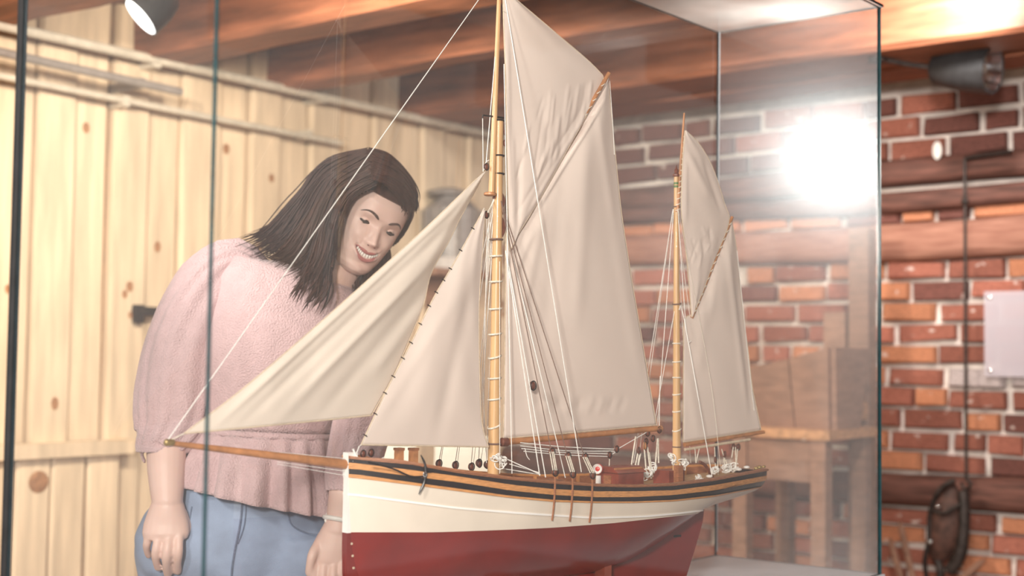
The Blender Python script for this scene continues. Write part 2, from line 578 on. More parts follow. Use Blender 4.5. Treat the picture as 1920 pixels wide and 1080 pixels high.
# service pipes along the boards
pp = thing('service_pipe', on_left(1.7, 0.09, 2.155), 'long pale pipe running under the beams along the pine board wall', 'pipe')
MB().tube([on_left(-.0 + .06, .09, 2.147), on_left(3.4, .09, 2.172)], .016, 12).build('pipe', 'pipe_grey', pp)
for r in (.5, 1.25, 2.0, 2.75):
    MB().box(on_left(r, .05, 2.158), (.03, .1, .045), RL).build('pipe_clip', 'pipe_grey', pp)
pp = thing('service_pipe', on_left(2.2, 0.07, 2.0), 'shorter thin pipe below the long pale pipe on the pine boards', 'pipe')
MB().tube([on_left(1.13, .07, 2.0), on_left(3.4, .07, 2.03)], .011, 12).build('pipe', 'pipe_grey', pp)
for r in (1.3, 2.1, 2.9):
    MB().box(on_left(r, .04, 2.01), (.025, .08, .034), RL).build('pipe_clip', 'pipe_grey', pp)
pp = thing('service_pipe', on_left(2.6, 0.16, 2.05), 'dark grey pipe standing off the pine boards at the far left', 'pipe')
MB().tube([on_left(1.95, .16, 2.055), on_left(3.4, .16, 2.085)], .014, 12).build('pipe', 'pipe_dark', pp)
for r in (2.1, 2.9):
    MB().box(on_left(r, .08, 2.06), (.02, .17, .03), RL).build('pipe_clip', 'pipe_dark', pp)

# ---------------------------------------------------------------- ceiling
ceil = struct(framed('ceiling', MB().box((1.9, -2.2, 2.40), (4.4, 4.9, 0.06)), 'ceiling_wood', K, RW))
for j in range(17):
    child('ceiling_board', MB().box((0, 0, 0), (.232, 4.7, .024)).mesh('ceiling_board'), ceil, (-.02 + j * .24, -2.25, 2.355), m='ceiling_wood')
def beam_mesh(width, height, seed):
    r = np.random.default_rng(seed)
    sec = np.array([[-.5, -.42], [-.42, -.5], [.42, -.5], [.5, -.42], [.5, .5], [-.5, .5]]) * np.array([width, height])
    rings = []
    for i, x in enumerate(np.linspace(-.05, 4.0, 15)):
        s = sec * (1 + .03 * math.sin(2.3 * x + seed)) + r.normal(0, .003, sec.shape)
        rings.append(np.column_stack([np.full(6, x), s]))
    me = MB().loft(rings).mesh('beam')
    return me
for j, (o0, o1) in enumerate([(.19, .45), (.47, .745), (1.325, 1.46), (1.85, 2.04), (2.5, 2.69), (3.15, 3.33), (3.8, 3.98)]):
    child('beam', beam_mesh(o1 - o0, .185, j), ceil, (0, -(o0 + o1) / 2, 2.166 + .0925), m='beam_wood')

# ================================================================== GLASS CASE
BR = np.array([0.471164, 3.120629, 0]); CW, CL, CH, CZ = 0.397522, 1.772901, 1.2, 0.755256
RC = np.column_stack([A2, -B2, ZV])
def case_pt(a, b, z=0.0):            # a: from back pane to front, b: from right end to left end, z above the plinth
    return BR + A2 * a + B2 * b + ZV * (CZ + z)
case = thing('display_case', case_pt(CW / 2, CL / 2, -CZ), 'large frameless glass display case around the model ship', 'display case')
GT = 0.006
def pane(a0, a1, b0, b1, z0, z1, name, mats, thin):
    m = MB()
    c = case_pt((a0 + a1) / 2, (b0 + b1) / 2, (z0 + z1) / 2)
    hx, hy, hz = (a1 - a0), (b1 - b0), (z1 - z0)
    m.box(c, (hx, hy, hz), RC)
    # faces across the thin direction are clear, the rest are the dark ground edges
    big = {'a': (4, 5), 'b': (2, 3), 'z': (0, 1)}[thin]
    m.mi = [0 if k in big else 1 for k in range(6)]
    del m.f[big[1]], m.mi[big[1]]      # one clear sheet with its ground edges
    return m.build(name, mats, case, smooth=False)
pane(CW - GT, CW, -GT * 0, CL, 0, CH, 'glass_pane', ['case_glass', 'glass_edge'], 'a')          # front
pane(0, GT, GT, CL, 0, CH, 'glass_pane', ['case_glass', 'glass_edge_dark'], 'a')              # back
pane(GT, CW - GT, CL - GT, CL, 0, CH, 'glass_pane', ['case_glass', 'glass_edge_dark'], 'b')     # left end
pane(0, CW - GT, 0, GT, 0, CH, 'glass_pane', ['case_glass_right', 'glass_edge'], 'b')           # right end
pane(-.002, CW + .004, -.004, CL + .002, CH, CH + GT, 'glass_lid', ['case_glass_lid', 'glass_edge_dark'], 'z')
MB().tube([case_pt(.008, .008, .01), case_pt(.008, .008, CH)], .0013, 6).build('corner_seal', 'plinth_white', case)
MB().tube([case_pt(.003, CL + .002, .0), case_pt(.003, CL + .002, CH)], .0042, 6).build('corner_seal', 'black_paint', case)
pl = MB().box(case_pt(CW / 2, CL / 2, -.02), (CW + .01, CL + .01, .04), RC).build('plinth_top', 'plinth_white', case, smooth=False)
MB().box(case_pt(CW / 2, CL / 2, -.04 - (CZ - .04) / 2), (CW - .02, CL - .02, CZ - .04), RC).build('plinth_body', 'plinth_white', case, smooth=False)

# ================================================================== LAMPS
def spot_fixture(center, axis, length, dia, label, mount, glow, energy=0, spot=80, color=(1, .95, .88)):
    axis = np.asarray(axis, float); axis /= np.linalg.norm(axis)
    t = thing('spotlight', center, label, 'spotlight', 'ceiling spotlights')
    r = dia / 2; b = np.asarray(center) - axis * length / 2
    MB().lathe(b, axis, [(0, .001), (0, r * .55), (.012, r * .72), (length * .45, r * .9), (length, r), (length, r * .94), (length * .6, r * .84), (length * .5, .001)], 28).build('housing', 'black_paint', t)
    MB().lathe(b, axis, [(length * .52, r * .1), (length * .55, r * .5), (length * .75, r * .8), (length * .97, r * .93), (length * .98, r * .93), (length * .76, r * .82), (length * .56, r * .52), (length * .51, r * .1)], 14).build('reflector', 'chrome', t, smooth=15)
    MB().lathe(b, axis, [(length * .56, .004), (length * .6, r * .28), (length * .72, r * .3), (length * .8, .002)], 12).build('bulb', glow, t)
    m = np.asarray(mount)
    MB().tube([b + axis * length * .3, (b + axis * length * .3 + m) / 2 + np.array([0, .02, 0]), m], .009, 8).build('bracket', 'iron_dark', t)
    MB().lathe(m, (0, 0, -1), [(0, .03), (.012, .03), (.016, .01)], 14).build('ceiling_rose', 'iron_dark', t)
    if energy:
        p = b + axis * (length + .01)
        lamp_light('SPOT', p, p + axis, energy, color, size=r * .8, spot=spot, parent=t)
    return t

c = at(1806, 130, 4.25)
spot_fixture(c, (.70, -.68, -.16), .20, .15, 'black cylindrical spotlight with chrome reflector hung before the brick wall', on_right(2.0, .74 - .1, 2.166), 'chrome')
c = at(1800, -75, 3.62)
spot_fixture(c, (.05, .95, .12), .15, .11, 'bright spotlight aimed at the beam in the top right corner', on_right(1.9, 1.39, 2.166), 'lamp_glow', 60, 130)
c = np.array([-1.40, 1.92, 1.975])
spot_fixture(c, (.83, .42, -.22), .17, .15, 'spotlight left of the case whose glare shows in its right pane', (-1.45, 1.86, 2.166), 'lamp_glow', 60, 60)
c = at(292, 10, 3.35)
t = spot_fixture(c, (-.66, -.30, -.69), .10, .112, 'tilted spotlight with a pale glowing lens above the pine boards', at(300, -70, 3.42) * np.array([1, 1, 0]) + ZV * 2.166, 'lamp_soft')
ax = np.array([-.66, -.30, -.69]); ax /= np.linalg.norm(ax)
MB().lathe(np.asarray(c) + ax * .046, ax, [(0, .001), (0, .052), (.006, .05), (.010, .001)], 24).build('lens', 'lamp_soft', t)
# ================================================================== MODEL SHIP
mat('ship_cream', (0.78, 0.68, 0.58), 0.35, 0.03, 20)
mat('ship_white', (0.93, 0.89, 0.86), 0.35, 0.02, 20)
mat('ship_red', (0.21, 0.016, 0.013), 0.28, 0.12, 16, coat=0.3)
mat('ship_black', (0.018, 0.012, 0.014), 0.35, 0.2, 60)
mat('ship_orange', (0.72, 0.33, 0.12), 0.4, 0.18, 30, stretch=(3, 3, 30))
mat('ship_brown', (0.40, 0.16, 0.075), 0.42, 0.2, 40, stretch=(3, 3, 20))
mat('ship_deck', (0.62, 0.40, 0.22), 0.5, 0.15, 60, stretch=(2, 2, 20))
mat('mast_wood', (0.72, 0.43, 0.20), 0.35, 0.14, 60, stretch=(1, 1, 0.12), coat=0.2)
mat('spar_wood', (0.55, 0.24, 0.10), 0.4, 0.18, 60, stretch=(1, 1, 1))
mat('block_wood', (0.20, 0.06, 0.035), 0.4, 0.2, 90)
mat('rope_cream', (0.86, 0.78, 0.66), 0.8, 0.15, 300)
mat('rope_white', (0.95, 0.92, 0.88), 0.8, 0.08, 300)
mat('rope_dark', (0.22, 0.13, 0.10), 0.8, 0.2, 300)
mat('ship_house', (0.30, 0.07, 0.045), 0.35, 0.2, 40, coat=0.2)
mat('ship_redpaint', (0.62, 0.06, 0.05), 0.3, 0.1, 40)
mat('brass', (0.55, 0.40, 0.18), 0.35, 0.15, 60, metal=0.8)
mat('cap_green', (0.10, 0.20, 0.06), 0.5, 0.15, 60)

def sail_mat(name, col, translucent=0.22):
    m, nt, b = new_mat(name)
    N, Lk = nt.nodes, nt.links
    tc = N.new('ShaderNodeTexCoord')
    nz = N.new('ShaderNodeTexNoise'); nz.inputs['Scale'].default_value = 9; nz.inputs['Detail'].default_value = 3
    Lk.new(tc.outputs['Object'], nz.inputs['Vector'])
    cr = N.new('ShaderNodeValToRGB')
    c = np.array(col)
    cr.color_ramp.elements[0].color = rgba(c * .94); cr.color_ramp.elements[1].color = rgba(np.clip(c * 1.03, 0, 1))
    Lk.new(nz.outputs['Fac'], cr.inputs['Fac'])
    Lk.new(cr.outputs[0], b.inputs['Base Color'])
    b.inputs['Roughness'].default_value = 0.62
    b.inputs['Sheen Weight'].default_value = 0.15
    wv = N.new('ShaderNodeTexNoise'); wv.inputs['Scale'].default_value = 900; wv.inputs['Detail'].default_value = 1
    Lk.new(tc.outputs['Object'], wv.inputs['Vector'])
    bp = N.new('ShaderNodeBump'); bp.inputs['Strength'].default_value = 0.12; bp.inputs['Distance'].default_value = 0.001
    Lk.new(wv.outputs['Fac'], bp.inputs['Height']); Lk.new(bp.outputs[0], b.inputs['Normal'])
    tr = N.new('ShaderNodeBsdfTranslucent'); Lk.new(cr.outputs[0], tr.inputs['Color'])
    mx = N.new('ShaderNodeMixShader'); mx.inputs[0].default_value = translucent
    Lk.new(b.outputs[0], mx.inputs[1]); Lk.new(tr.outputs[0], mx.inputs[2])
    Lk.new(mx.outputs[0], N['Material Output'].inputs['Surface'])
sail_mat('sailcloth', (0.92, 0.79, 0.715))
sail_mat('sailcloth_warm', (0.93, 0.83, 0.735), 0.3)
mat('sail_hem', (0.72, 0.58, 0.43), 0.8, 0.1, 200)

BOW = np.array([-0.244, 2.035, 0.0])
SD = np.array([0.9416, 0.77, 0]); SD /= np.linalg.norm(SD)
SN = np.array([SD[1], -SD[0], 0])            # towards the camera (port side)
SL = 0.895
WLZ = 0.93
ship = thing('model_ship', BOW + SD * SL * .45 + ZV * 0.805, 'wooden model of a two-masted gaff ketch with cream sails and red bottom', 'model ship')

def S(s, n, z):
    return BOW + SD * s + SN * n + ZV * z
def sp(x, y, n=0.0):
    """pixel -> point on the ship's fore-and-aft plane shifted n to port"""
    r = ray(x, y)
    o = BOW + SN * n
    k = ((o - CAM) @ SN) / (r @ SN)
    return CAM + r * k
def s_of(x, y=880, n=0.0):
    return (sp(x, y, n) - BOW) @ SD

# ---- hull lines
RAIL = [(640, 853), (672, 857), (744, 861), (796, 870), (859, 880), (960, 894), (1039, 901), (1117, 907), (1187, 909), (1262, 906), (1341, 896), (1435, 879)]
CAPB = [(640, 858), (672, 862), (770, 871), (859, 887), (960, 900), (1039, 907), (1117, 912), (1187, 914), (1262, 911), (1341, 901), (1435, 883)]
BLK1 = [(640, 866), (672, 869), (770, 881), (859, 893), (960, 909), (1039, 917), (1117, 921), (1187, 921), (1262, 919), (1341, 909), (1435, 892)]
ORA1 = [(640, 878), (672, 880), (770, 893), (859, 904), (960, 920), (1039, 928), (1117, 932), (1187, 932), (1262, 928), (1341, 919), (1435, 901)]
BLK2 = [(640, 888), (672, 890), (770, 904), (859, 916), (960, 930), (1039, 937), (1117, 940), (1187, 940), (1262, 937), (1341, 928), (1435, 911)]
STRP = [(640, 894), (672, 897), (770, 909), (859, 921), (960, 934), (1039, 941), (1117, 943), (1187, 943), (1262, 940), (1341, 931), (1435, 913)]
STRK = [(640, 926), (668, 928), (789, 944), (852, 952), (960, 961), (1037, 966), (1111, 971), (1212, 968), (1275, 962), (1338, 954), (1400, 938), (1440, 922)]
WATR = [(640, 998), (650, 998), (820, 998), (960, 993), (1037, 989.5), (1149, 981), (1275, 967), (1338, 960), (1440, 950)]
T = np.concatenate([np.linspace(0, .1, 8)[:-1], np.linspace(.1, .9, 33)[:-1], np.linspace(.9, 1, 8)])
BRL = [(0, .007), (.02, .024), (.05, .046), (.1, .070), (.18, .092), (.3, .108), (.45, .113), (.6, .112), (.75, .103), (.86, .092), (.94, .076), (.98, .062), (1, .052)]
ZB = [(0, .865), (.015, .845), (.04, .83), (.08, .828), (.55, .832), (.63, .842), (.70, .862), (.77, .893), (.83, .918), (.90, .932), (1, .946)]
PP = [(0, 1.0), (.1, 1.6), (.3, 3.0), (.55, 3.2), (.7, 2.2), (.85, 1.9), (1, 3.0)]
zbp = np.array(ZB)
def zbot(t):
    return float(np.interp(t, zbp[:, 0], zbp[:, 1]))
def halfb(t, z, zr):
    zb = zbot(t)
    h = min(max((z - zb) / (zr - zb), 0), 1)
    p = interp(t, PP)
    return max(interp(t, BRL) * (1 - (1 - h) ** p) ** 0.8, 0.0006 if h <= 0 else .001)
def zpix(t, curve, zr=None):
    z = 0.98
    for k in range(8):
        b = interp(t, BRL) if zr is None else halfb(t, z, zr)
        P = S(t * SL, b, z)
        x, _ = proj(P)
        y = interp(x, curve)
        r = ray(x, y)
        z = (CAM + r * (P[1] / r[1]))[2]
    return z
ZR = np.array([zpix(t, RAIL) for t in T])
rows = {'rail': ZR}
for nm, cv in (('capb', CAPB), ('blk1', BLK1), ('ora1', ORA1), ('blk2', BLK2), ('strp', STRP), ('strk', STRK), ('watr', WATR)):
    rows[nm] = np.array([max(zpix(t, cv, zr), zbot(t)) for t, zr in zip(T, ZR)])
def sideline(zs, side, off=0.0):
    return np.array([S(t * SL, side * (halfb(t, z, zr) + off), z) for t, z, zr in zip(T, zs, ZR)])
def strip(z0, z1, name, m, k=3, off=0.0, both=True):
    mbx = MB()
    for side in (1, -1):
        mbx.grid([sideline(z0 + (z1 - z0) * i / k, side, off) for i in range(k + 1)])
    # close the stern end
    e0 = [mbx_pts for mbx_pts in (sideline(z0 + (z1 - z0) * i / k, 1, off)[-1] for i in range(k + 1))]
    e1 = [mbx_pts for mbx_pts in (sideline(z0 + (z1 - z0) * i / k, -1, off)[-1] for i in range(k + 1))]
    mbx.grid([e0, e1])
    return mbx.build(name, m, ship, smooth=60)
R = rows
strip(R['capb'], R['blk1'], 'wale_band', 'ship_black')
strip(R['blk1'], R['ora1'], 'wale_band', 'ship_orange', off=.0012)
strip(R['ora1'], R['blk2'], 'wale_band', 'ship_black')
strip(R['blk2'], R['strp'], 'wale_strip', 'ship_orange', off=.002)
strip(R['strp'], R['watr'], 'topsides', 'ship_cream', 6)
# red bottom down to the rabbet
mb = MB()
zb_ = np.array([zbot(t) for t in T])
for side in (1, -1):
    mb.grid([sideline(R['watr'] + (zb_ - R['watr']) * (i / 12) ** .8, side) for i in range(13)])
mb.build('hull_bottom', 'ship_red', ship, smooth=60)

def along(zs, side, off, dz, w, h):
    """square moulding swept along a hull line"""
    rings = []
    for t, z, zr in zip(T, zs, ZR):
        b = halfb(t, z, zr) + off
        c = S(t * SL, side * b, z + dz)
        n = SN * side
        rings.append([c + n * w / 2 + ZV * h / 2, c - n * w / 2 + ZV * h / 2, c - n * w / 2 - ZV * h / 2, c + n * w / 2 - ZV * h / 2])
    return rings
for side in (1, -1):
    MB().loft(along(R['rail'], side, -.001, -.0016, .011, .0034)).build('cap_rail', 'ship_orange' if side < 0 else 'ship_brown', ship)
    MB().loft(along(R['capb'], side, .0006, .0016, .0035, .0034)).build('rail_moulding', 'ship_brown', ship)
    MB().loft(along(R['strk'], side, .0005, 0, .003, .003)).build('rubbing_strake', 'ship_white', ship)
# inner bulwark and deck
DECK = ZR - np.interp(T, [0, .1, .8, 1], [.012, .020, .022, .014])
mb = MB()
for side in (1, -1):
    mb.grid([[S(t * SL, side * max(interp(t, BRL) - .004, .001), z) for t, z in zip(T, ZR - .002)],
             [S(t * SL, side * max(interp(t, BRL) - .005, .001), z) for t, z in zip(T, DECK)]])
mb.build('inner_bulwark', 'ship_brown', ship)
for k in range(9):
    f0, f1 = -1 + 2 * k / 9 + .012, -1 + 2 * (k + 1) / 9 - .012
    mb = MB()
    mb.grid([[S(t * SL, f * max(interp(t, BRL) - .005, .001), z + .002 * (1 - f * f)) for t, z in zip(T, DECK)] for f in (f0, (f0 + f1) / 2, f1)])
    mb.build('deck_plank', 'ship_deck', ship)
mb = MB()
mb.grid([[S(t * SL, f * max(interp(t, BRL) - .004, .001), z - .002) for t, z in zip(T, DECK)] for f in (-1, 0, 1)])
mb.build('deck_underlay', 'ship_black', ship)
def zdeck(s):
    return float(np.interp(s / SL, T, DECK))
def zrail(s):
    return float(np.interp(s / SL, T, ZR))
def brail(s):
    return float(interp(s / SL, BRL))
for side in (1, -1):
    for s in np.linspace(.06, .86, 17):
        MB().box(S(s, side * (brail(s) - .006), (zdeck(s) + zrail(s)) / 2), (.005, .004, zrail(s) - zdeck(s)), np.column_stack([SD, SN, ZV])).build('bulwark_stanchion', 'ship_orange', ship)

# keel, stem, sternpost, rudder
RS = np.column_stack([SD, SN, ZV])
mb = MB()
kt = np.linspace(.03, .775, 24)
mb.loft([[S(t * SL, .006, zbot(t) + .012), S(t * SL, -.006, zbot(t) + .012), S(t * SL, -.006, max(.805, .835 - t * .9)), S(t * SL, .006, max(.805, .835 - t * .9))] for t in kt])
mb.build('keel', 'ship_red', ship)
def postloft(prof, th, name, m):
    """prof: [(s_front, s_back, z)]"""
    return MB().loft([[S(a, th / 2, z), S(b, th / 2, z), S(b, -th / 2, z), S(a, -th / 2, z)] for a, b, z in prof]).build(name, m, ship)
s0 = s_of(648, 900); s1 = s_of(664, 900)
ztop = sp(656, 848)[2]
zn = sp(656, 892)[2]
postloft([(s0, s1 + .004, sp(656, 998)[2] + .0), (s0 + .0005, s1 + .004, zn - .004), (s0 - .0012, s1 + .002, zn + .002), (s0 - .001, s1 + .001, ztop - .001), (s0, s1, ztop)], .014, 'stem', 'ship_white')
postloft([(.045, .075, .806), (.02, .05, .822), (.008, .035, .845), (.001, .022, .875), (s0, s1 + .006, .91), (s0, s1 + .004, sp(656, 998)[2])], .0135, 'forefoot', 'ship_red')
for k in range(5):
    z = .92 - k * .018
    MB().box(S(.008 + k * .002, .0075, z), (.003, .0012, .003), RS).build('stem_marking', 'sail_hem', ship)
postloft([(s_of(1222), s_of(1284, 1071), .806), (s_of(1225), s_of(1287, 1061), .815), (s_of(1240), s_of(1302, 1020), .86), (s_of(1262), s_of(1314, 990), .90), (s_of(1280), s_of(1318, 975), .935)], .009, 'rudder', 'ship_red')
for z in (.83, .88):
    MB().box(S(s_of(1245) + (z - .83) * .5, 0, z), (.03, .0105, .004), RS).build('rudder_strap', 'ship_black', ship)

# ---- spars
def tube_part(name, pts, r, m, n=12, parent=None):
    return MB().tube(pts, r, n).build(name, m, parent or ship)
def two(p0, p1, r0, r1, name, m, n=12, k=6, parent=None):
    t = np.linspace(0, 1, k)
    return tube_part(name, [p0 * (1 - a) + p1 * a for a in t], [r0 * (1 - a) + r1 * a for a in t], m, n, parent)
two(sp(312, 830), sp(700, 877), .0036, .0078, 'bowsprit', 'spar_wood')
MB().lathe(sp(312, 830) - SD * .003, SD, [(0, .003), (.002, .005), (.012, .005), (.014, .004)], 12).build('bowsprit_cap', 'brass', ship)
MS = s_of(925, 886)
mast_foot = sp(925, 905)
main = two(mast_foot, sp(936, 224), .0098, .0070, 'main_mast', 'mast_wood', 16)
top = two(sp(921.5, 366), sp(938, -62), .0054, .0032, 'topmast', 'mast_wood', 14)
mizzen = two(sp(1269, 905), sp(1268, 330), .0080, .0042, 'mizzen_mast', 'mast_wood', 14)
MB().lathe(sp(1268, 332), ZV, [(0, .004), (.002, .0062), (.005, .0062), (.007, .003), (.012, .0045), (.016, .002), (.022, .0012)], 12).build('mast_finial', 'block_wood', ship)
for y in (346, 352):
    MB().lathe(sp(1268, y), ZV, [(0, .0048), (.004, .0048)], 12).build('mast_band', 'cap_green', mizzen)
def ring(c, r, tr, m, parent, tilt=0.0, name='mast_hoop'):
    a = np.linspace(0, 2 * math.pi, 21)
    pts = [c + SD * math.cos(q) * r + SN * math.sin(q) * r + ZV * (math.cos(q) * tilt) for q in a]
    return MB().tube(pts, tr, 6, cap=False).build(name, m, parent)
for y, ti in ((480, .001), (528, .001), (579, .001), (626, .0015), (669, .003), (709, .001), (748, .0015), (799, .004)):
    x = 925 + (886 - y) * .0125
    ring(sp(x, y), .0102, .0016, 'rope_cream', main, ti)
for y in (449, 832):
    x = 925 + (886 - y) * .0125
    ring(sp(x, y), .0102, .0016, 'rope_dark', main, 0, 'mast_band')
for y, m, ti in ((388, 'rope_dark', 0), (570, 'rope_dark', .001), (644, 'rope_cream', 0), (678, 'rope_cream', .001), (708, 'rope_cream', .0), (739, 'rope_cream', .0015), (771, 'rope_cream', .0015), (806, 'rope_cream', .003), (838, 'rope_dark', 0)):
    ring(sp(1269, y), .0074 if y > 450 else .006, .0013, m, mizzen, ti)
# doubling: cap iron, trestle disc, bands
MB().lathe(sp(919, 364), ZV, [(-.003, .008), (-.0015, .0105), (.0015, .0105), (.003, .008)], 18).build('trestle_disc', 'spar_wood', main)
two(sp(906, 216), sp(944, 221), .0014, .0018, 'cap_iron', 'iron_dark', 8, parent=main)
tube_part('cap_hook', [sp(906, 215), sp(905, 219), sp(905, 222)], .0012, 'iron_dark', 6, main)
for y in (226, 292, 326):
    x0 = 936 - (y - 224) * .0
    ring(sp(x0, y), .0078, .0016, 'iron_dark', main, 0, 'mast_band')
for x, y in ((948, 248), (947, 268)):
    MB().sphere(sp(x, y, .002), (.0035, .0035, .006)).build('masthead_block', 'block_wood', ship)
tube_part('gaff_jaw', spline([sp(933, 400), sp(944, 420), sp(941, 440), sp(930, 448)], 8), .0035, 'block_wood', 8)
tube_part('mast_tackle', spline([sp(926, 372), sp(936, 360), sp(944, 375), sp(940, 392), sp(945, 400)], 12), .003, 'block_wood', 8)

two(sp(942, 829, .004), sp(1240, 803, .004), .0056, .0050, 'main_boom', 'spar_wood')
MB().lathe(sp(942, 829, .004) - SD * .004, SD, [(0, .004), (.002, .0072), (.014, .0072), (.016, .005)], 12).build('boom_fitting', 'block_wood', ship)
two(sp(1283, 834, .004), sp(1432, 810, .004), .0040, .0036, 'mizzen_boom', 'spar_wood')
two(sp(1284, 843, .002), sp(1406, 824, .002), .0028, .0026, 'mizzen_lower_spar', 'sail_hem')
gaff = two(sp(975, 425, -.014), sp(1142, 137, .022), .0044, .0036, 'main_gaff', 'spar_wood')
mgaff = two(sp(1297, 596, .006), sp(1373, 407, .006), .0032, .0030, 'mizzen_gaff', 'spar_wood')
yard = two(sp(1270, 398, .004), sp(1283, 212, .004), .0034, .0016, 'topsail_yard', 'spar_wood')
for k in range(14):
    f = (k + .5) / 14
    c = sp(1270, 398, .004) * (1 - f) + sp(1283, 250, .004) * f
    ring(c, .0036, .0009, 'rope_cream', yard, .002, 'lashing')
for k in range(12):
    f = (k + .5) / 12
    c = sp(1299, 590, .006) * (1 - f) + sp(1371, 412, .006) * f
    ring(c, .0036, .0009, 'rope_cream', mgaff, .003, 'lashing')
for k in range(5):
    f = .72 + .05 * k
    c = sp(975, 425, -.014) * (1 - f) + sp(1142, 137, .022) * f
    ring(c, .0044, .0008, 'rope_cream', gaff, .003, 'lashing')

# ---- sails: patches between two edge curves, bellied and creased
def coons(L, Rr, n, m):
    """L and Rr are the two edges (arrays of world points) from foot to head; straight across"""
    L, Rr = spline(L, n), spline(Rr, n)
    t = np.linspace(0, 1, m)[None, :, None]
    return L[:, None, :] * (1 - t) + Rr[:, None, :] * t
def crease(P, items):
    """ridges: (x0,y0,x1,y1,width px,height m) given along picture lines of the cloth"""
    sh = P.shape[:2]
    flat = P.reshape(-1, 3)
    px = np.array([proj(p) for p in flat])
    dn = np.zeros(len(flat))
    for x0, y0, x1, y1, w, h in items:
        a = np.array([x0, y0]); b = np.array([x1, y1]); d = b - a; Ln = np.linalg.norm(d); d = d / Ln
        u = (px - a) @ d; v = (px - a) @ np.array([-d[1], d[0]])
        fall = np.clip(np.minimum(u, Ln - u) / (Ln * .25) + .3, 0, 1)
        fall[(u < -.1 * Ln) | (u > 1.1 * Ln)] = 0
        dn += h * np.exp(-(v / w) ** 2) * fall
    return (flat + dn[:, None] * SN).reshape(sh + (3,))
def sail(name, Lp, Rp, n0, n1, belly, m, items=(), n=90, k=70, hem=True, nfun=None):
    L = [sp(x, y, n0) for x, y in Lp]; Rr = [sp(x, y, n1) for x, y in Rp]
    P = coons(L, Rr, n, k)
    u = np.linspace(0, 1, n)[:, None]; v = np.linspace(0, 1, k)[None, :]
    bl = belly * np.sin(np.pi * np.clip(v, 0, 1)) * np.sin(np.pi * (u * .8 + .1))
    bl = bl + .0007 * np.sin(14 * u + 5 * v) * np.sin(9 * v + 2 * u)
    P = P + bl[..., None] * SN
    if items:
        P = crease(P, items)
    o = MB().grid(P).build(name, m, ship, smooth=80)
    so = o.modifiers.new('thickness', 'SOLIDIFY'); so.thickness = .0009; so.offset = 0
    if hem:
        for e in (P[:, 0], P[:, -1], P[0]):
            if np.linalg.norm(e[0] - e[-1]) > .02:
                MB().tube(e[::3] if len(e) > 30 else e, .0011, 5).build('bolt_rope', 'sail_hem', o)
    return o, P
rj = random.Random(3)
# flying jib
jit = [(430, 775, 890, 350, 7, .004), (470, 780, 880, 390, 9, -.003), (520, 790, 870, 420, 10, .0025), (600, 780, 850, 480, 12, -.002), (560, 740, 800, 500, 6, .0015), (700, 700, 800, 560, 10, .002)]
jib, _ = sail('jib_sail', [(345, 813), (450, 733), (560, 640), (700, 515), (800, 425), (905, 324)], [(697, 779), (740, 700), (770, 630), (797, 560), (812, 505), (845, 443), (909, 322)], .006, .0, .012, 'sailcloth_warm', jit)
# forestaysail
stit = [(760, 800, 880, 470, 26, .003), (820, 820, 890, 520, 14, -.0025), (700, 800, 850, 560, 12, .0015)]
stay, PS = sail('stay_sail', [(677, 834), (724, 733), (770, 645), (812, 559), (850, 495), (906, 394)], [(916, 838), (903, 790), (899, 700), (898, 600), (902, 500), (909, 394)], .012, .012, .008, 'sailcloth', stit)
for k in range(13):
    f = (k + .6) / 13.5
    e = PS[int(f * (len(PS) - 1)), 0]
    MB().tube([e - SD * .004 + ZV * .002, e + SN * .002, e + SD * .003 - ZV * .002], .0009, 5).build('sail_hank', 'iron_dark', stay)
# mainsail
mit = [(1130, 190, 1000, 400, 5, .004), (1120, 210, 1150, 420, 8, .002), (1100, 250, 1080, 600, 14, .003), (1060, 320, 1020, 640, 14, -.002), (1020, 380, 975, 600, 10, .003), (1000, 430, 960, 520, 6, .003), (1150, 420, 1200, 700, 12, .002), (960, 560, 990, 800, 16, -.002)]
for k in range(9):
    mit.append((1000 + k * 20, 775 + rj.uniform(-5, 5), 1012 + k * 20, 745, 5, rj.choice([-.0015, .0015])))
mains, _ = sail('main_sail', [(944, 822), (946, 700), (948, 560), (950, 440), (972, 425), (1010, 362), (1060, 275), (1100, 208), (1136, 146)],
                [(1231, 797), (1214, 700), (1197, 600), (1180, 500), (1165, 400), (1156, 310), (1148, 230), (1143, 190), (1140, 146)], .004, .006, .016, 'sailcloth', mit, n=120)
# gaff topsail, slightly nearer than the mainsail, its foot lapping over the gaff
tit = []
for k in range(26):
    f = k / 25
    x = 975 + rj.uniform(0, 140); y = 150 + rj.uniform(0, 190) * (1 - (x - 975) / 200)
    tit.append((x, y, x - rj.uniform(4, 14), y + rj.uniform(30, 80), rj.uniform(2.5, 4), rj.choice([.0013, -.001, .0017])))
tit += [(1110, 190, 985, 410, 4, .002), (1095, 195, 970, 400, 4, -.0012), (960, 250, 962, 420, 5, .0018), (975, 300, 972, 430, 5, -.0018), (950, 60, 955, 400, 5, .002)]
tops, _ = sail('main_topsail', [(955, 470), (952, 400), (950, 300), (948, 200), (946, 100), (944, 0), (943, -32)],
               [(968, 445), (1000, 392), (1040, 322), (1085, 240), (1128, 158), (1120, 118), (945, -30)][:5] + [(1118, 128), (1040, 60), (955, -12), (944, -32)], .010, .013, .008, 'sailcloth', tit, n=130, k=80)
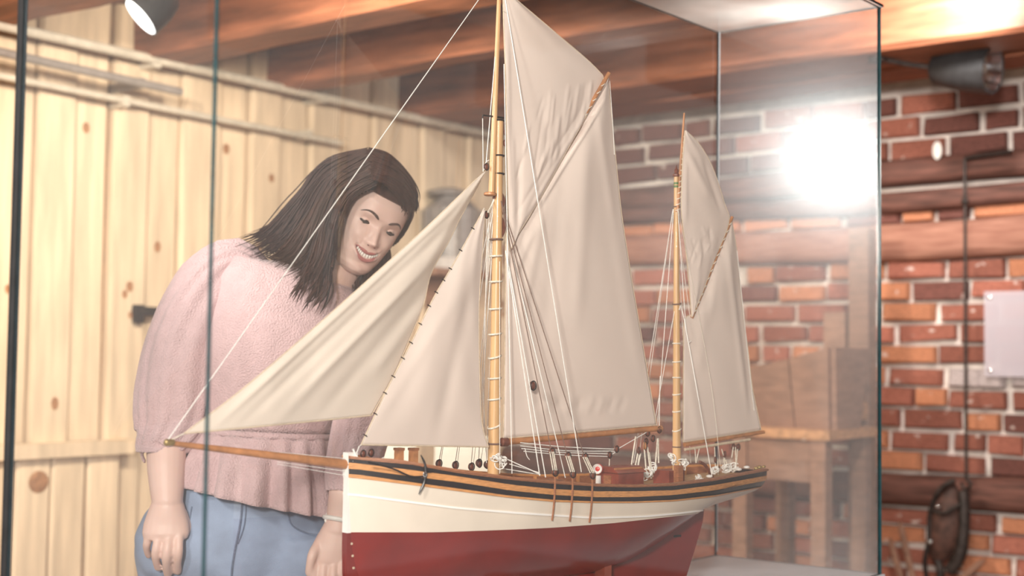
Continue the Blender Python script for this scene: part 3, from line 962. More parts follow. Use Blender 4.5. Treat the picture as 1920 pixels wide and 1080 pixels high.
# mizzen
zit = [(1360, 440, 1400, 760, 6, .003), (1345, 470, 1330, 600, 8, .002), (1320, 560, 1310, 700, 10, .002), (1380, 500, 1410, 780, 8, -.003), (1290, 700, 1310, 820, 8, .0015)]
miz, _ = sail('mizzen_sail', [(1281, 829), (1281, 740), (1282, 660), (1284, 600), (1300, 585), (1325, 530), (1350, 466), (1369, 416)],
              [(1427, 806), (1412, 730), (1404, 660), (1396, 600), (1390, 540), (1384, 490), (1378, 450), (1372, 414)], .002, .002, .010, 'sailcloth', zit, n=90, k=50)
mzt = []
for k in range(18):
    x = 1288 + rj.uniform(0, 50); y = 425 + rj.uniform(0, 90) * (1 - (x - 1288) / 80)
    mzt.append((x, y, x + rj.uniform(-8, 12), y + rj.uniform(12, 34), rj.uniform(2, 3.2), rj.choice([.0014, -.0012])))
mzt += [(1290, 290, 1330, 370, 7, .003), (1285, 300, 1284, 420, 5, .002), (1320, 300, 1352, 395, 5, -.0025)]
mzt_o, _ = sail('mizzen_topsail', [(1297, 595), (1291, 520), (1284, 450), (1277, 395), (1278, 350), (1281, 290), (1284, 245)],
                [(1300, 588), (1318, 545), (1338, 490), (1366, 418), (1358, 380), (1338, 318), (1312, 272), (1286, 245)], .008, .010, .006, 'sailcloth', mzt, n=100, k=50)

# ---- rigging lines
def line(pts, r=.0007, m='rope_white', name='rigging_line', sag=0.0, k=2):
    P = [sp(*p) for p in pts]
    if sag:
        P = spline(P, 14)
        f = np.linspace(0, 1, 14)
        P = P - ZV * (sag * 4 * f * (1 - f))[:, None]
    elif len(P) > 2:
        P = spline(P, 6 * len(P))
    return MB().tube(P, r, 5).build(name, m, ship)
line([(314, 826, 0), (938, -58, 0)], .0008, name='fore_stay')
line([(318, 826, 0), (345, 813, .006)], .0008, m='rope_cream')
line([(676, 836, .012), (908, 390, .012)], .0009, name='stay_luff_rope', m='rope_cream')
line([(934, 40, 0), (911, 312, 0)], .0007)
line([(905, 222, 0), (906, 322, 0)], .0006)
line([(908, 318, 0), (911, 305, 0), (917, 300, 0)], .0008)
line([(915, 398, .01), (922, 385, 0), (934, 355, 0)], .0014, 'rope_cream')
for a, b in (((913, 405), (907, 800)), ((917, 400), (899, 835)), ((920, 400), (905, 690))):
    line([(a[0], a[1], -.01), (b[0], b[1], -.05)], .0006)
line([(904, 690, -.02), (912, 868, -.02)], .0007)
line([(943, -30, .014), (1090, 885, .105)], .0008)
line([(948, 470, .014), (1012, 892, .10)], .0008)
line([(950, 474, .014), (1023, 895, .10)], .0008)
line([(962, 486, .014), (1060, 896, .102)], .0007)
line([(945, 120, .014), (960, 888, .04)], .0007)
line([(937, 490, .010), (937, 888, .03)], .0005)
line([(943, 20, .012), (1130, 140, .012)], .0005, 'rope_cream')
line([(1143, 148, .008), (1150, 250, .010), (1152, 290, .010)], .0006)
line([(1263, 392, 0), (1232, 804, -.02)], .0006)
line([(1262, 392, 0), (1188, 868, -.09)], .0006)
line([(1261, 396, 0), (1214, 735, -.08), (1196, 870, -.09)], .0006)
line([(1266, 575, 0), (1233, 760, 0), (1228, 800, 0)], .0005)
line([(1273, 580, .012), (1283, 600, .012), (1335, 893, .075)], .0008)
line([(1271, 395, .012), (1287, 620, .012), (1296, 640, .012)], .0006)
line([(1271, 390, .012), (1330, 700, .03), (1352, 885, .06)], .0004, 'rope_cream')
line([(1236, 800, .004), (1237, 745, .0), (1238, 705, 0)], .0007)
line([(1382, 470, .004), (1405, 690, .004), (1414, 770, .004)], .0006)
# bowsprit guys
for y0, y1 in ((838, 872), (846, 884), (850, 892), (826, 860)):
    line([(330 if y0 < 840 else 520, (830 if y0 < 840 else y0 + 20), 0), (650, y1, .0)], .0004)
line([(560, 855, -.01), (652, 862, -.01)], .0005)
# lines under the main boom and their blocks
for p in ([(976, 830), (1060, 838), (1152, 842)], [(976, 836), (1060, 845), (1154, 846)], [(978, 841), (1050, 848), (1140, 851)], [(982, 846), (1060, 853), (1141, 856)]):
    line([(x, y, .012) for x, y in p], .0008)
line([(1158, 842, .012), (1213, 810, .006)], .0008)
line([(1146, 853, .012), (1158, 845, .012)], .0008)
line([(984, 840, .012), (988, 855, .012), (993, 862, .012)], .0007)
line([(1143, 856, .012), (1142, 886, .012)], .0008, 'rope_cream')
line([(940, 878, 0), (1013, 890, .02)], .0008)
line([(955, 870, .01), (1010, 886, .03)], .0008)
def block(x, y, n, r=.0042, h=1.25, m='block_wood', name='rigging_block'):
    c = sp(x, y, n)
    o = MB().sphere(c, (r, r * .8, r * h), 12, 8, np.column_stack([SD, SN, ZV])).build(name, m, ship)
    ring_pts = [c + SN * r * .5 + (SD * math.cos(a) + ZV * math.sin(a) * h) * r * 1.02 for a in np.linspace(0, 2 * math.pi, 15)]
    MB().tube(ring_pts, r * .16, 5, cap=False).build('strop', 'iron_dark', o)
    return o
for x, y, n in ((1155, 842, .012), (1142, 853, .012), (998, 723, .03), (680, 851, .0), (695, 849, .0), (911, 313, 0), (911, 403, .004), (1213, 812, .004), (1210, 828, 0), (1223, 822, 0), (1235, 806, .006), (898, 870, -.06), (1383, 838, 0), (1374, 838, 0)):
    block(x, y, n, .0046 if x != 998 else .006)
for (ux, uy), (lx, ly) in (((1034, 847), (1040, 886)), ((1064, 855), (1073, 889)), ((1096, 857), (1110, 891))):
    nn = brail(s_of(lx, ly, .11)) + .003
    up = block(ux, uy, nn - .012, .0052, 1.15, name='deadeye'); lo = block(lx, ly, nn, .0052, 1.1, name='deadeye')
    line([(ux - 3, uy, nn - .006), (lx - 3, ly - 4, nn + .004)], .0009, 'rope_cream', 'lanyard')
    line([(ux + 1, uy, nn - .006), (lx + 1, ly - 4, nn + .004)], .0009, 'rope_cream', 'lanyard')
    line([(ux + 4, uy, nn - .006), (lx + 4, ly - 4, nn + .004)], .0009, 'rope_cream', 'lanyard')
    line([(ux, uy, nn - .012), (938, 372, .006)], .0008, 'rope_dark', 'shroud')
    t_ = s_of(lx, ly, nn) / SL
    zr_ = zrail(t_ * SL); z1 = zr_ - .062
    pts = [S(t_ * SL - .0003 * i, halfb(t_, zr_ - .062 * i / 8, zr_) + .0045, zr_ - .062 * i / 8) for i in range(9)]
    MB().tube([sp(lx, ly, nn)] + pts, .0017, 6).build('chainplate', 'ship_brown', ship)
for x, y in ((822, 869), (853, 872), (883, 875), (897, 868), (912, 871)):
    nn = -(brail(s_of(x, y, -.10)) - .002)
    block(x, y, nn, .0055, 1.2, name='deadeye')
    line([(x, y, nn), (928 + (x - 860) * .02, 372, -.004)], .0007, 'rope_white', 'shroud')
    line([(x + 4, y, nn), (x + 9, 836, nn + .01)], .0005)
for x, y in ((1295, 868), (1330, 868)):
    nn = -(brail(s_of(x, y, -.08)) - .002)
    line([(x, y, nn), (1267, 392, 0)], .0006, 'rope_white', 'shroud')

# thick pale tackle falls aft of the mainsail and by the mizzen
for x0, y0, x1, y1 in ((1192, 818, 1183, 878), (1196, 850, 1189, 884), (1201, 850, 1194, 886), (1208, 840, 1213, 897), (1214, 838, 1221, 897), (1217, 848, 1224, 894), (1233, 822, 1228, 884), (1234, 822, 1235, 868)):
    line([(x0, y0, .01), (x1, y1, .01)], .0013, 'rope_cream', 'tackle_fall')
for x0, y0, x1, y1 in ((1303, 841, 1305, 868), (1311, 841, 1305, 868), (1340, 838, 1342, 890), (1345, 860, 1347, 890), (1357, 860, 1361, 886), (1353, 842, 1360, 865), (1361, 862, 1367, 888), (1375, 838, 1372, 858), (1379, 838, 1380, 872), (1383, 842, 1380, 878)):
    line([(x0, y0, .005), (x1, y1, .005)], .0009, 'rope_cream', 'tackle_fall')
block(1197, 845, .01, .003, 2.2); block(1209, 836, .01, .0038, 2.0, 'spar_wood'); block(1358, 852, .005, .003, 2.0); block(1341, 862, .005, .003, 2)

def coil(x, y, n, r, seed, name='rope_coil'):
    rr = np.random.default_rng(seed)
    c = sp(x, y, n); mbx = MB()
    for k in range(7):
        a0 = rr.uniform(0, 6.28); R1 = r * rr.uniform(.45, 1); ax1 = rr.normal(size=3); ax1 /= np.linalg.norm(ax1)
        ax2 = np.cross(ax1, rr.normal(size=3)); ax2 /= np.linalg.norm(ax2)
        o = rr.normal(0, r * .3, 3)
        pts = [c + o + (ax1 * math.cos(q) + ax2 * math.sin(q)) * R1 for q in np.linspace(a0, a0 + 5.4, 18)]
        mbx.tube(pts, .0010, 5)
    return mbx.build(name, 'rope_white', ship)
for i, (x, y, n, r) in enumerate(((932, 860, .012, .010), (940, 866, .012, .008), (1212, 890, .015, .008), (1226, 878, .015, .008), (1282, 868, .014, .009), (1260, 856, 0, .006), (1262, 866, 0, .006), (1342, 882, .02, .007), (1362, 878, .01, .008), (1376, 876, 0, .008), (1310, 895, .02, .007), (666, 862, .008, .006))):
    coil(x, y, n, r, 20 + i)
line([(940, 856, .012), (966, 868, .02), (1010, 888, .04)], .0009)
line([(662, 842, .006), (668, 856, .006), (674, 868, .006)], .0018)
line([(674, 836, .012), (668, 850, .006), (664, 846, .006)], .0009)
line([(672, 866, .01), (700, 866, .03), (720, 858, .03)], .0009)

# ---- deck gear
def gear(cx, cy, n, size, name, m, parent=None, dz=0.0, taper=1.0):
    s = s_of(cx, cy, n); c = S(s, n, zdeck(s) + size[2] / 2 + dz)
    return MB().box(c, size, RS, taper=taper).build(name, m, parent or ship, smooth=False)
for x in (748, 775):
    s = s_of(x, 860, .0)
    c = S(s, .0, 0); zt = sp(x, 842)[2]
    b = MB().box(S(s, 0, (zt + zdeck(s)) / 2), (.010, .012, zt - zdeck(s)), RS).build('mooring_bitt', 'spar_wood', ship, smooth=False)
    MB().box(S(s, 0, zt), (.012, .014, .004), RS).build('bitt_cap', 'ship_brown', b, smooth=False)
MB().tube([S(s_of(748), -.03, zdeck(.1) + .012), S(s_of(748), .03, zdeck(.1) + .012)], .005, 10).build('windlass', 'ship_brown', ship)
# deckhouse with a sliding hatch
s = s_of(1165, 890, .03); zd = zdeck(s)
h = MB().box(S(s, .028, zd + .018), (.060, .052, .036), RS).build('deckhouse', 'ship_house', ship, smooth=False)
MB().loft([[S(s - .034, .028 - .03, zd + .036), S(s - .034, .028 + .03, zd + .036), S(s - .034, .028 + .012, zd + .046), S(s - .034, .028 - .012, zd + .046)],
           [S(s + .034, .028 - .03, zd + .036), S(s + .034, .028 + .03, zd + .036), S(s + .034, .028 + .012, zd + .046), S(s + .034, .028 - .012, zd + .046)]]).build('deckhouse_roof', 'ship_house', h, smooth=False)
for k in (-.012, .012):
    MB().box(S(s, .028 + k * 1.6, zd + .0425), (.066, .002, .004), RS).build('roof_rail', 'spar_wood', h, smooth=False)
MB().box(S(s - .0305, .028, zd + .018), (.002, .018, .026), RS).build('deckhouse_door', 'ship_brown', h, smooth=False)
# cowl ventilator
s = s_of(1122, 890, .03); zd = zdeck(s)
vt = MB().lathe(S(s, .03, zd), ZV, [(0, .005), (.03, .0045)], 12).build('ventilator_pipe', 'ship_white', ship)
zc = sp(1120, 879, .03)[2]
MB().sphere(S(s, .03, zc), (.0085, .0085, .0085), 14, 10).build('ventilator_cowl', 'ship_redpaint', vt)
vd = (CAM - S(s, .03, zc)); vd[2] *= .3; vd = vd / np.linalg.norm(vd) - SD * .4; vd /= np.linalg.norm(vd)
MB().lathe(S(s, .03, zc) + vd * .0045, vd, [(0, .0075), (.005, .0085), (.0058, .0078), (.003, .005), (.002, .001)], 16).build('cowl_mouth', 'ship_white', vt)
# companion boxes, winch, hatch, tiller
gear(1254, 892, -.012, (.040, .04, .028), 'companionway', 'ship_house')
gear(1272, 900, .03, (.012, .012, .040), 'pin_rail_post', 'ship_brown')
gear(1215, 898, .045, (.05, .03, .008), 'deck_mat', 'sail_hem')
gear(1030, 895, .06, (.045, .03, .02), 'deck_chest', 'ship_brown')
gear(960, 892, .04, (.04, .04, .012), 'cargo_hatch', 'ship_brown')
for x in (1182, 1195):
    gear(x, 893, -.02, (.006, .006, .035), 'pin_rail_post', 'ship_house')
tube_part('tiller', spline([sp(1312, 866, 0), sp(1322, 872, 0), sp(1330, 884, 0), sp(1337, 897, .0)], 10), .0032, 'block_wood', 8)
for x, y, r in ((1424, 876, .005), (1432, 875, .004), (1418, 878, .005)):
    MB().sphere(sp(x, y, .0), (r, r, r * .7)).build('stern_fitting', 'brass', ship)
for x, y in ((1400, 876), (1330, 893), (1385, 880)):
    MB().sphere(sp(x, y, .03), (.006, .005, .003)).build('deck_cleat', 'ship_white', ship)
# anchor hung at the bow
nA = brail(s_of(795, 890, .09)) + .006
def apt(x, y, d=0.0):
    return sp(x, y, nA + d)
an = MB().tube(spline([apt(858, 890, .002), apt(830, 887, .003), apt(797, 884, .004)], 8), [.0016] * 4 + [.002] * 4, 8).build('anchor_shank', 'ship_black', ship)
MB().tube(spline([apt(789, 853, .002), apt(796, 868, .004), apt(798, 886, .005), apt(795, 905, .004), apt(785, 927, .002)], 14), [.0008, .0012, .0016, .0018, .002, .0022, .0022, .0022, .0022, .002, .0018, .0022, .0016, .0006], 8).build('anchor_arm', 'ship_black', an)
MB().tube(spline([apt(690, 867, .0), apt(712, 872, .0), apt(740, 880, .0), apt(770, 893, .002), apt(797, 893, .004)], 12), .0014, 6).build('anchor_stock', 'ship_black', an)
MB().tube([apt(797, 889, .007) + SD * .003 * math.cos(a) + ZV * .004 * math.sin(a) for a in np.linspace(0, 6.28, 13)], .0008, 5, cap=False).build('anchor_ring', 'chrome', an)
for x, y in ((681, 884), (690, 887), (697, 889)):
    MB().sphere(sp(x, y, brail(s_of(x, y, .04)) * 1.0 + .001), (.002, .0015, .0015)).build('hawse_fitting', 'grey_metal', ship)
# line of fastenings under the lower wale
# ---- cradle that carries the ship
cr = thing('ship_cradle', S(.45, 0, CZ), 'brown wooden cradle carrying the red hull of the model ship', 'stand')
for s in (.30, .50):
    rings = []
    t = s / SL
    prof = []
    for b in np.linspace(-.04, .04, 15):
        z = .80
        for zz in np.linspace(.80, 1.0, 60):
            if halfb(t, zz, zrail(s)) >= abs(b):
                z = zz; break
        prof.append((b, z))
    a = [[S(s - .008, b, CZ), S(s + .008, b, CZ), S(s + .008, b, z - .001 if abs(b) > .012 else .803), S(s - .008, b, z - .001 if abs(b) > .012 else .803)] for b, z in prof]
    MB().loft(a).build('cradle_frame', 'ship_house', cr, smooth=False)
MB().box(S(.45, 0, CZ + .01), (.32, .02, .02), RS).build('cradle_beam', 'ship_house', cr, smooth=False)
mat('plaster_grey', (0.62, 0.57, 0.56), 0.8, 0.1, 30)
mat('dark_old_wood', (0.09, 0.04, 0.03), 0.7, 0.35, 30, bump=0.4)
# ================================================================== THINGS AROUND THE ROOM
# workbench with a slanted trough behind the stern
bc = at(1500, 803, 4.45)
wb = thing('workbench', np.array([bc[0], bc[1], 0]), 'weathered wooden workbench against the brick wall behind the ship stern', 'workbench')
def wl(c, dx, dy, z):
    return np.array([c[0], c[1], 0]) + A2 * dx - B2 * dy + ZV * z
zt = bc[2]
MB().box(wl(bc, -.03, .08, zt - .014), (.36, .36, .03), RRt).build('bench_top', 'bench_wood', wb, smooth=False)
MB().box(wl(bc, -.03, -.07, zt - .10), (.32, .03, .13), RRt).build('apron', 'old_wood', wb, smooth=False)
for dx in (-.17, .11):
    for dy in (-.07, .23):
        MB().box(wl(bc, dx, dy, (zt - .03) / 2), (.05, .05, zt - .03), RRt).build('leg', 'old_wood', wb, smooth=False)
MB().box(wl(bc, -.03, .08, .30), (.30, .30, .024), RRt).build('shelf', 'old_wood', wb, smooth=False)

tr = thing('wooden_trough', wl(bc, .0, .06, zt), 'old brown trough of slanting boards standing on the workbench', 'trough')
def panel(p0, p1, p2, p3, th, name, par, m='old_wood'):
    p = np.array([p0, p1, p2, p3]); n = np.cross(p[1] - p[0], p[3] - p[0]); n = n / np.linalg.norm(n) * th
    return MB().loft([p, p + n]).build(name, m, par, smooth=False)
zb0 = zt + .002
panel(wl(bc, -.17, -.02, zb0), wl(bc, .0, -.02, zb0), wl(bc, -.005, -.06, zb0 + .225), wl(bc, -.20, -.06, zb0 + .185), .018, 'side_board', tr)
panel(wl(bc, .004, -.02, zb0), wl(bc, .12, -.02, zb0), wl(bc, .135, -.06, zb0 + .262), wl(bc, .0, -.06, zb0 + .227), .018, 'side_board', tr)
panel(wl(bc, -.17, .16, zb0), wl(bc, .12, .16, zb0), wl(bc, .135, .20, zb0 + .262), wl(bc, -.20, .20, zb0 + .185), .018, 'back_board', tr)
panel(wl(bc, -.17, -.02, zb0), wl(bc, -.17, .16, zb0), wl(bc, -.20, .20, zb0 + .185), wl(bc, -.20, -.06, zb0 + .185), .018, 'end_board', tr)
panel(wl(bc, .12, -.02, zb0), wl(bc, .12, .16, zb0), wl(bc, .135, .20, zb0 + .262), wl(bc, .135, -.06, zb0 + .262), .018, 'end_board', tr)
MB().box(wl(bc, -.01, .07, zb0 + .012), (.30, .17, .02), RRt).build('bottom_board', 'old_wood', tr, smooth=False)

pc = at(1592, 575, 4.76)
po = thing('timber_post', np.array([pc[0], pc[1], 0]), 'grey timber post with a short block beside the trough', 'post')
MB().box(wl(pc, .05, .0, .83), (.075, .07, 1.66), RRt, taper=.96).build('upright', 'old_wood', po, smooth=False)
MB().box(wl(pc, -.035, -.01, 1.23), (.08, .07, .28), RRt).build('block', 'old_wood', po, smooth=False)
MB().box(wl(pc, .035, -.07, 1.03), (.10, .07, .06), RRt).build('arm', 'bench_wood', po, smooth=False)

# iron rod with an old tackle block
q0 = 2.02
rodx = at(1808, 600, 4.66)
rq = (rodx - K) @ A2
rod = thing('hanging_rod', on_right(rq, .10, 1.90), 'thin dark iron rod hanging in front of the brick wall', 'rod')
MB().tube([on_right(rq, .10, 1.90), on_right(rq, .10, .80)], .0058, 8).build('shaft', 'iron_dark', rod)
MB().tube([on_right(rq - .03, .02, 1.905), on_right(rq, .10, 1.905), on_right(rq + .16, .10, 1.915)], .006, 8).build('bracket', 'iron_dark', rod)
MB().sphere(on_right(rq, .10, 1.755), (.013, .013, .016)).build('collar', 'iron_dark', rod)
MB().tube([on_right(rq, .10, .80) + A2 * .016 * math.sin(a) + ZV * (.016 * math.cos(a) - .016) for a in np.linspace(0, 5.2, 14)], .005, 6).build('hook', 'iron_dark', rod)

def bq(x, y, off=.14):
    r = ray(x, y); o = K + B2 * off
    return CAM + r * (((o - CAM) @ B2) / (r @ B2))
tb = thing('tackle_block', bq(1775, 1080), 'dark old wooden tackle block with iron strap hanging from the rod', 'tackle block')
cs = [(1786, 905, 4), (1782, 918, 16), (1778, 940, 28), (1775, 970, 33), (1772, 1000, 33), (1768, 1025, 28), (1762, 1045, 18), (1758, 1056, 6)]
rings = []
for x, y, w in cs:
    c = bq(x, y); a = np.linspace(0, 6.283, 16, endpoint=False)
    rings.append([c + A2 * w * .00185 * math.cos(q) * 1.0 + B2 * w * .0013 * math.sin(q) for q in a])
MB().loft(rings).build('shell', 'dark_old_wood', tb)
MB().tube(spline([bq(1790, 900, .17), bq(1762, 918, .18), bq(1744, 960, .17), bq(1742, 1010, .17), bq(1734, 1050, .17), bq(1738, 1090, .16)], 16), .0085, 8).build('iron_strap', 'iron_dark', tb)
MB().tube(spline([bq(1745, 955, .19), bq(1770, 962, .20), bq(1800, 945, .18)], 8), .007, 8).build('iron_band', 'iron_dark', tb)
MB().tube(spline([bq(1806, 920, .16), bq(1808, 980, .16), bq(1800, 1040, .16), bq(1780, 1070, .16)], 10), [.02] * 5 + [.022] * 5, 8).build('cheek', 'iron_dark', tb)
MB().tube(spline([bq(1758, 1050, .15), bq(1764, 1075, .15), bq(1750, 1100, .15), bq(1735, 1085, .15)], 10), .014, 8).build('hook', 'iron_dark', tb)
for x, y in ((1759, 950), (1744, 1016)):
    MB().sphere(bq(x, y, .195), .008).build('rivet', 'chrome', tb)

for i, ((x0, y0), (x1, y1), lb) in enumerate((((1690, 990), (1722, 1130), 'pale wooden stake leaning left of the tackle block'), ((1672, 1020), (1705, 1140), 'second wooden stake close to the glass case edge'), ((1838, 1056), (1770, 1110), 'thin wooden stake lying aslant right of the tackle block'))):
    p0, p1 = bq(x0, y0, .10), bq(x1, y1, .30)
    d = (p1 - p0) / max(1e-6, p0[2] - p1[2])
    foot = p0 + d * p0[2] if i < 2 else p1 + (p1 - p0) * 1.5
    k = thing('wooden_stake', foot, lb, 'stake', 'stakes leaning on the brick wall')
    MB().tube([foot, p0], .011, 6).build('shaft', 'old_wood', k, smooth=False)
    MB().tube([p0, p0 + (p0 - foot) / np.linalg.norm(p0 - foot) * .03], [.011, .003], 6).build('point', 'old_wood', k, smooth=False)

# acrylic notice on the bricks, small white tag
pq = (at(1884, 625, 4.6) - K) @ A2
x_l = (bq(1846, 620, .05) - K) @ A2
z_t = bq(1880, 546, .05)[2]; z_b = bq(1880, 706, .05)[2]
nt = thing('wall_notice', on_right(x_l + .15, .045, z_b), 'pale translucent acrylic sheet fixed to the brick wall', 'notice')
MB().box(on_right(x_l + .16, .05, (z_t + z_b) / 2), (.32, .005, z_t - z_b), RRt).build('sheet', 'acrylic', nt, smooth=False)
for dx in (.02, .30):
    for z in (z_b + .02, z_t - .02):
        MB().lathe(on_right(x_l + dx, .02, z), B2, [(0, .007), (.036, .007), (.038, .004)], 10).build('standoff', 'chrome', nt)
tg = thing('paper_tag', bq(1757, 298, .09), 'small white oval tag clipped under the dark upper bricks', 'tag')
MB().sphere(bq(1757, 282, .09), (.017, .003, .032), 14, 8, RRt).build('tag_body', 'white_card', tg)
MB().tube([bq(1757, 268, .09), bq(1757, 262, .03)], .002, 6).build('tag_wire', 'iron_dark', tg)

# ship's lantern on a bracket of the board wall
lc = at(846, 508, 5.55)
ln = thing('ship_lantern', lc, 'old grey ship lantern on a wooden bracket between jib and mast', 'lantern')
k = 5.55 / F
MB().lathe(lc, ZV, [(0, .05), (0, 62 * k), (22 * k, 64 * k), (24 * k, 56 * k)], 24).build('base_ring', 'plaster_grey', ln)
MB().lathe(lc + ZV * 24 * k, ZV, [(0, 50 * k), (90 * k, 52 * k), (102 * k, 40 * k), (120 * k, 20 * k)], 24).build('body', 'grey_metal', ln)
for a in np.linspace(0, 2 * math.pi, 10, endpoint=False):
    d = np.array([math.cos(a), math.sin(a), 0]) * 56 * k
    MB().tube([lc + d + ZV * 22 * k, lc + d + ZV * 115 * k], .006, 6).build('guard_bar', 'pipe_dark', ln)
MB().lathe(lc + ZV * 140 * k - A2 * .02, ZV, [(0, .01), (2 * k, 40 * k), (10 * k, 42 * k), (16 * k, 20 * k), (18 * k, .005)], 24).build('cap', 'pipe_dark', ln)
MB().lathe(lc + ZV * 118 * k - A2 * .01, ZV, [(0, 18 * k), (24 * k, 14 * k)], 14).build('chimney', 'pipe_dark', ln)
bk = thing('wall_bracket', lc - ZV * .14, 'brown wooden bracket carrying the grey ship lantern', 'bracket')
MB().box(lc - ZV * .014 + A2 * -.06, (.34, .42, .026), RRt).build('shelf_board', 'old_wood', bk, smooth=False)
MB().loft([[lc - ZV * .03 + B2 * s_ + A2 * .06, lc - ZV * .03 + B2 * s_ - A2 * .2, lc - ZV * .15 + B2 * s_ - A2 * .2, lc - ZV * .15 + B2 * s_ + A2 * -.05] for s_ in (-.05, .05)]).build('brace', 'old_wood', bk, smooth=False)

# side table with two white cards seen between sails and rail
tc_ = at(800, 900, 3.7)
tb2 = thing('side_table', np.array([tc_[0], tc_[1], 0]), 'small wooden table behind the glass case carrying two white cards', 'table')
MB().box((tc_[0], tc_[1], .80), (.46, .30, .024), RRt).build('table_top', 'old_wood', tb2, smooth=False)
for sx in (-.2, .2):
    for sy in (-.12, .12):
        MB().box(np.array([tc_[0], tc_[1], .394]) + A2 * sx + B2 * sy, (.035, .035, .788), RRt).build('leg', 'old_wood', tb2, smooth=False)
for x0, x1, lb in ((684, 779, 'white tent card behind the bow of the model ship'), (815, 916, 'white tent card behind the deadeyes near the main mast')):
    p0, p1 = at(x0, 880, 3.7), at(x1, 880, 3.7)
    c = (p0 + p1) / 2; w = np.linalg.norm(p1 - p0)
    td = thing('tent_card', (c[0], c[1], .812), lb, 'card', 'white cards on the side table')
    e = (p1 - p0) / w; f = np.array([e[1], -e[0], 0])
    b0 = np.array([c[0], c[1], .8125])
    MB().loft([[b0 - e * w / 2 + f * .05, b0 + e * w / 2 + f * .05, b0 + e * w / 2 + f * .004 + ZV * .17, b0 - e * w / 2 + f * .004 + ZV * .17],
               [b0 - e * w / 2 + f * .047, b0 + e * w / 2 + f * .047, b0 + e * w / 2 + ZV * .17, b0 - e * w / 2 + ZV * .17]]).build('front_leaf', 'white_card', td, smooth=False)
    MB().loft([[b0 - e * w / 2 - f * .05, b0 + e * w / 2 - f * .05, b0 + e * w / 2 - f * .002 + ZV * .17, b0 - e * w / 2 - f * .002 + ZV * .17],
               [b0 - e * w / 2 - f * .047, b0 + e * w / 2 - f * .047, b0 + e * w / 2 + f * .002 + ZV * .17, b0 - e * w / 2 + f * .002 + ZV * .17]]).build('back_leaf', 'white_card', td, smooth=False)
# ================================================================== PERSON
m_, nt_, b_ = new_mat('skin')
b_.inputs['Roughness'].default_value = 0.48
b_.inputs['Subsurface Weight'].default_value = 0.12
b_.inputs['Subsurface Radius'].default_value = (0.01, 0.004, 0.002)
b_.inputs['Subsurface Scale'].default_value = 0.6
tcn = nt_.nodes.new('ShaderNodeTexCoord')
nzn = nt_.nodes.new('ShaderNodeTexNoise'); nzn.inputs['Scale'].default_value = 28
crn = nt_.nodes.new('ShaderNodeValToRGB')
crn.color_ramp.elements[0].color = (0.74, 0.49, 0.42, 1); crn.color_ramp.elements[1].color = (0.82, 0.58, 0.51, 1)
nt_.links.new(tcn.outputs['Object'], nzn.inputs['Vector']); nt_.links.new(nzn.outputs['Fac'], crn.inputs['Fac'])
nt_.links.new(crn.outputs[0], b_.inputs['Base Color'])
mat('lip', (0.55, 0.20, 0.19), 0.35, 0.08, 80)
mat('lip_line', (0.30, 0.10, 0.09), 0.5, 0.1, 80)
mat('tooth', (0.90, 0.86, 0.80), 0.2, 0.02, 80)
mat('mouth_dark', (0.16, 0.04, 0.04), 0.6, 0.1, 80)
mat('eye_white', (0.82, 0.79, 0.77), 0.15, 0.03, 80)
mat('iris', (0.06, 0.035, 0.025), 0.1, 0.2, 80)
mat('lash', (0.03, 0.018, 0.016), 0.6, 0.2, 80)
mat('brow', (0.10, 0.055, 0.045), 0.7, 0.25, 200)
mat('hair', (0.052, 0.022, 0.017), 0.5, 0.3, 60, stretch=(2, 2, .4), per_obj=0.0, spec=0.18)
mat('blouse', (0.70, 0.485, 0.50), 0.85, 0.05, 40, bump=0.9, bscale=300, sheen=0.3)
mat('denim', (0.34, 0.42, 0.60), 0.8, 0.12, 16, bump=0.3, bscale=500)
mat('denim_seam', (0.20, 0.25, 0.37), 0.8, 0.15, 300)
mat('bracelet', (0.9, 0.86, 0.82), 0.3, 0.05, 50)
mat('shoe', (0.75, 0.72, 0.70), 0.6, 0.1, 40)

PD = 2.62
KM = PD / F          # metres per pixel at her distance
def W(x, y, dd=0.0):
    return at(x, y, PD + dd)
foot_c = W(445, 1000)
person = thing('person', np.array([foot_c[0], foot_c[1], 0]), 'smiling person in pink blouse and jeans leaning to look at the model ship', 'person')
PO = np.array(ORG[person.name])

# ---------------------------------------------------------------- head
HY, HP, HR, HS = math.radians(30), math.radians(9), math.radians(24), 0.88
def head_rot():
    cy, sy = math.cos(HY), math.sin(HY); cp, spp = math.cos(HP), math.sin(HP); c3, s3 = math.cos(HR), math.sin(HR)
    base = np.diag([1, -1, 1.0])
    Rz = np.array([[cy, -sy, 0], [sy, cy, 0], [0, 0, 1]])
    Rx = np.array([[1, 0, 0], [0, cp, -spp], [0, spp, cp]])
    Ry = np.array([[c3, 0, s3], [0, 1, 0], [-s3, 0, c3]])
    return Ry @ Rz @ Rx @ base
HM = head_rot()
HC = W(690, 410)
YC = [(-.117, .058), (-.113, .070), (-.105, .080), (-.095, .084), (-.085, .083), (-.07, .086), (-.05, .086), (-.02, .084), (0, .081), (.02, .086), (.05, .083), (.07, .075), (.09, .058), (.105, .038), (.114, .017), (.117, .002)]
YB = [(-.117, .042), (-.105, .015), (-.085, -.025), (-.06, -.06), (-.03, -.085), (0, -.098), (.04, -.098), (.08, -.078), (.1, -.052), (.112, -.02), (.117, -.002)]
YM = [(-.117, .052), (-.105, .04), (-.085, .022), (-.06, .008), (-.03, 0), (.117, 0)]
XW = [(-.117, .012), (-.113, .024), (-.105, .035), (-.095, .044), (-.08, .053), (-.06, .061), (-.03, .068), (0, .072), (.05, .071), (.08, .059), (.1, .041), (.112, .019), (.117, .002)]
def zc_mouth(x):
    return -.0655 + .0115 * (x / .027) ** 2
def g(v, s):
    return np.exp(-(v / s) ** 2)
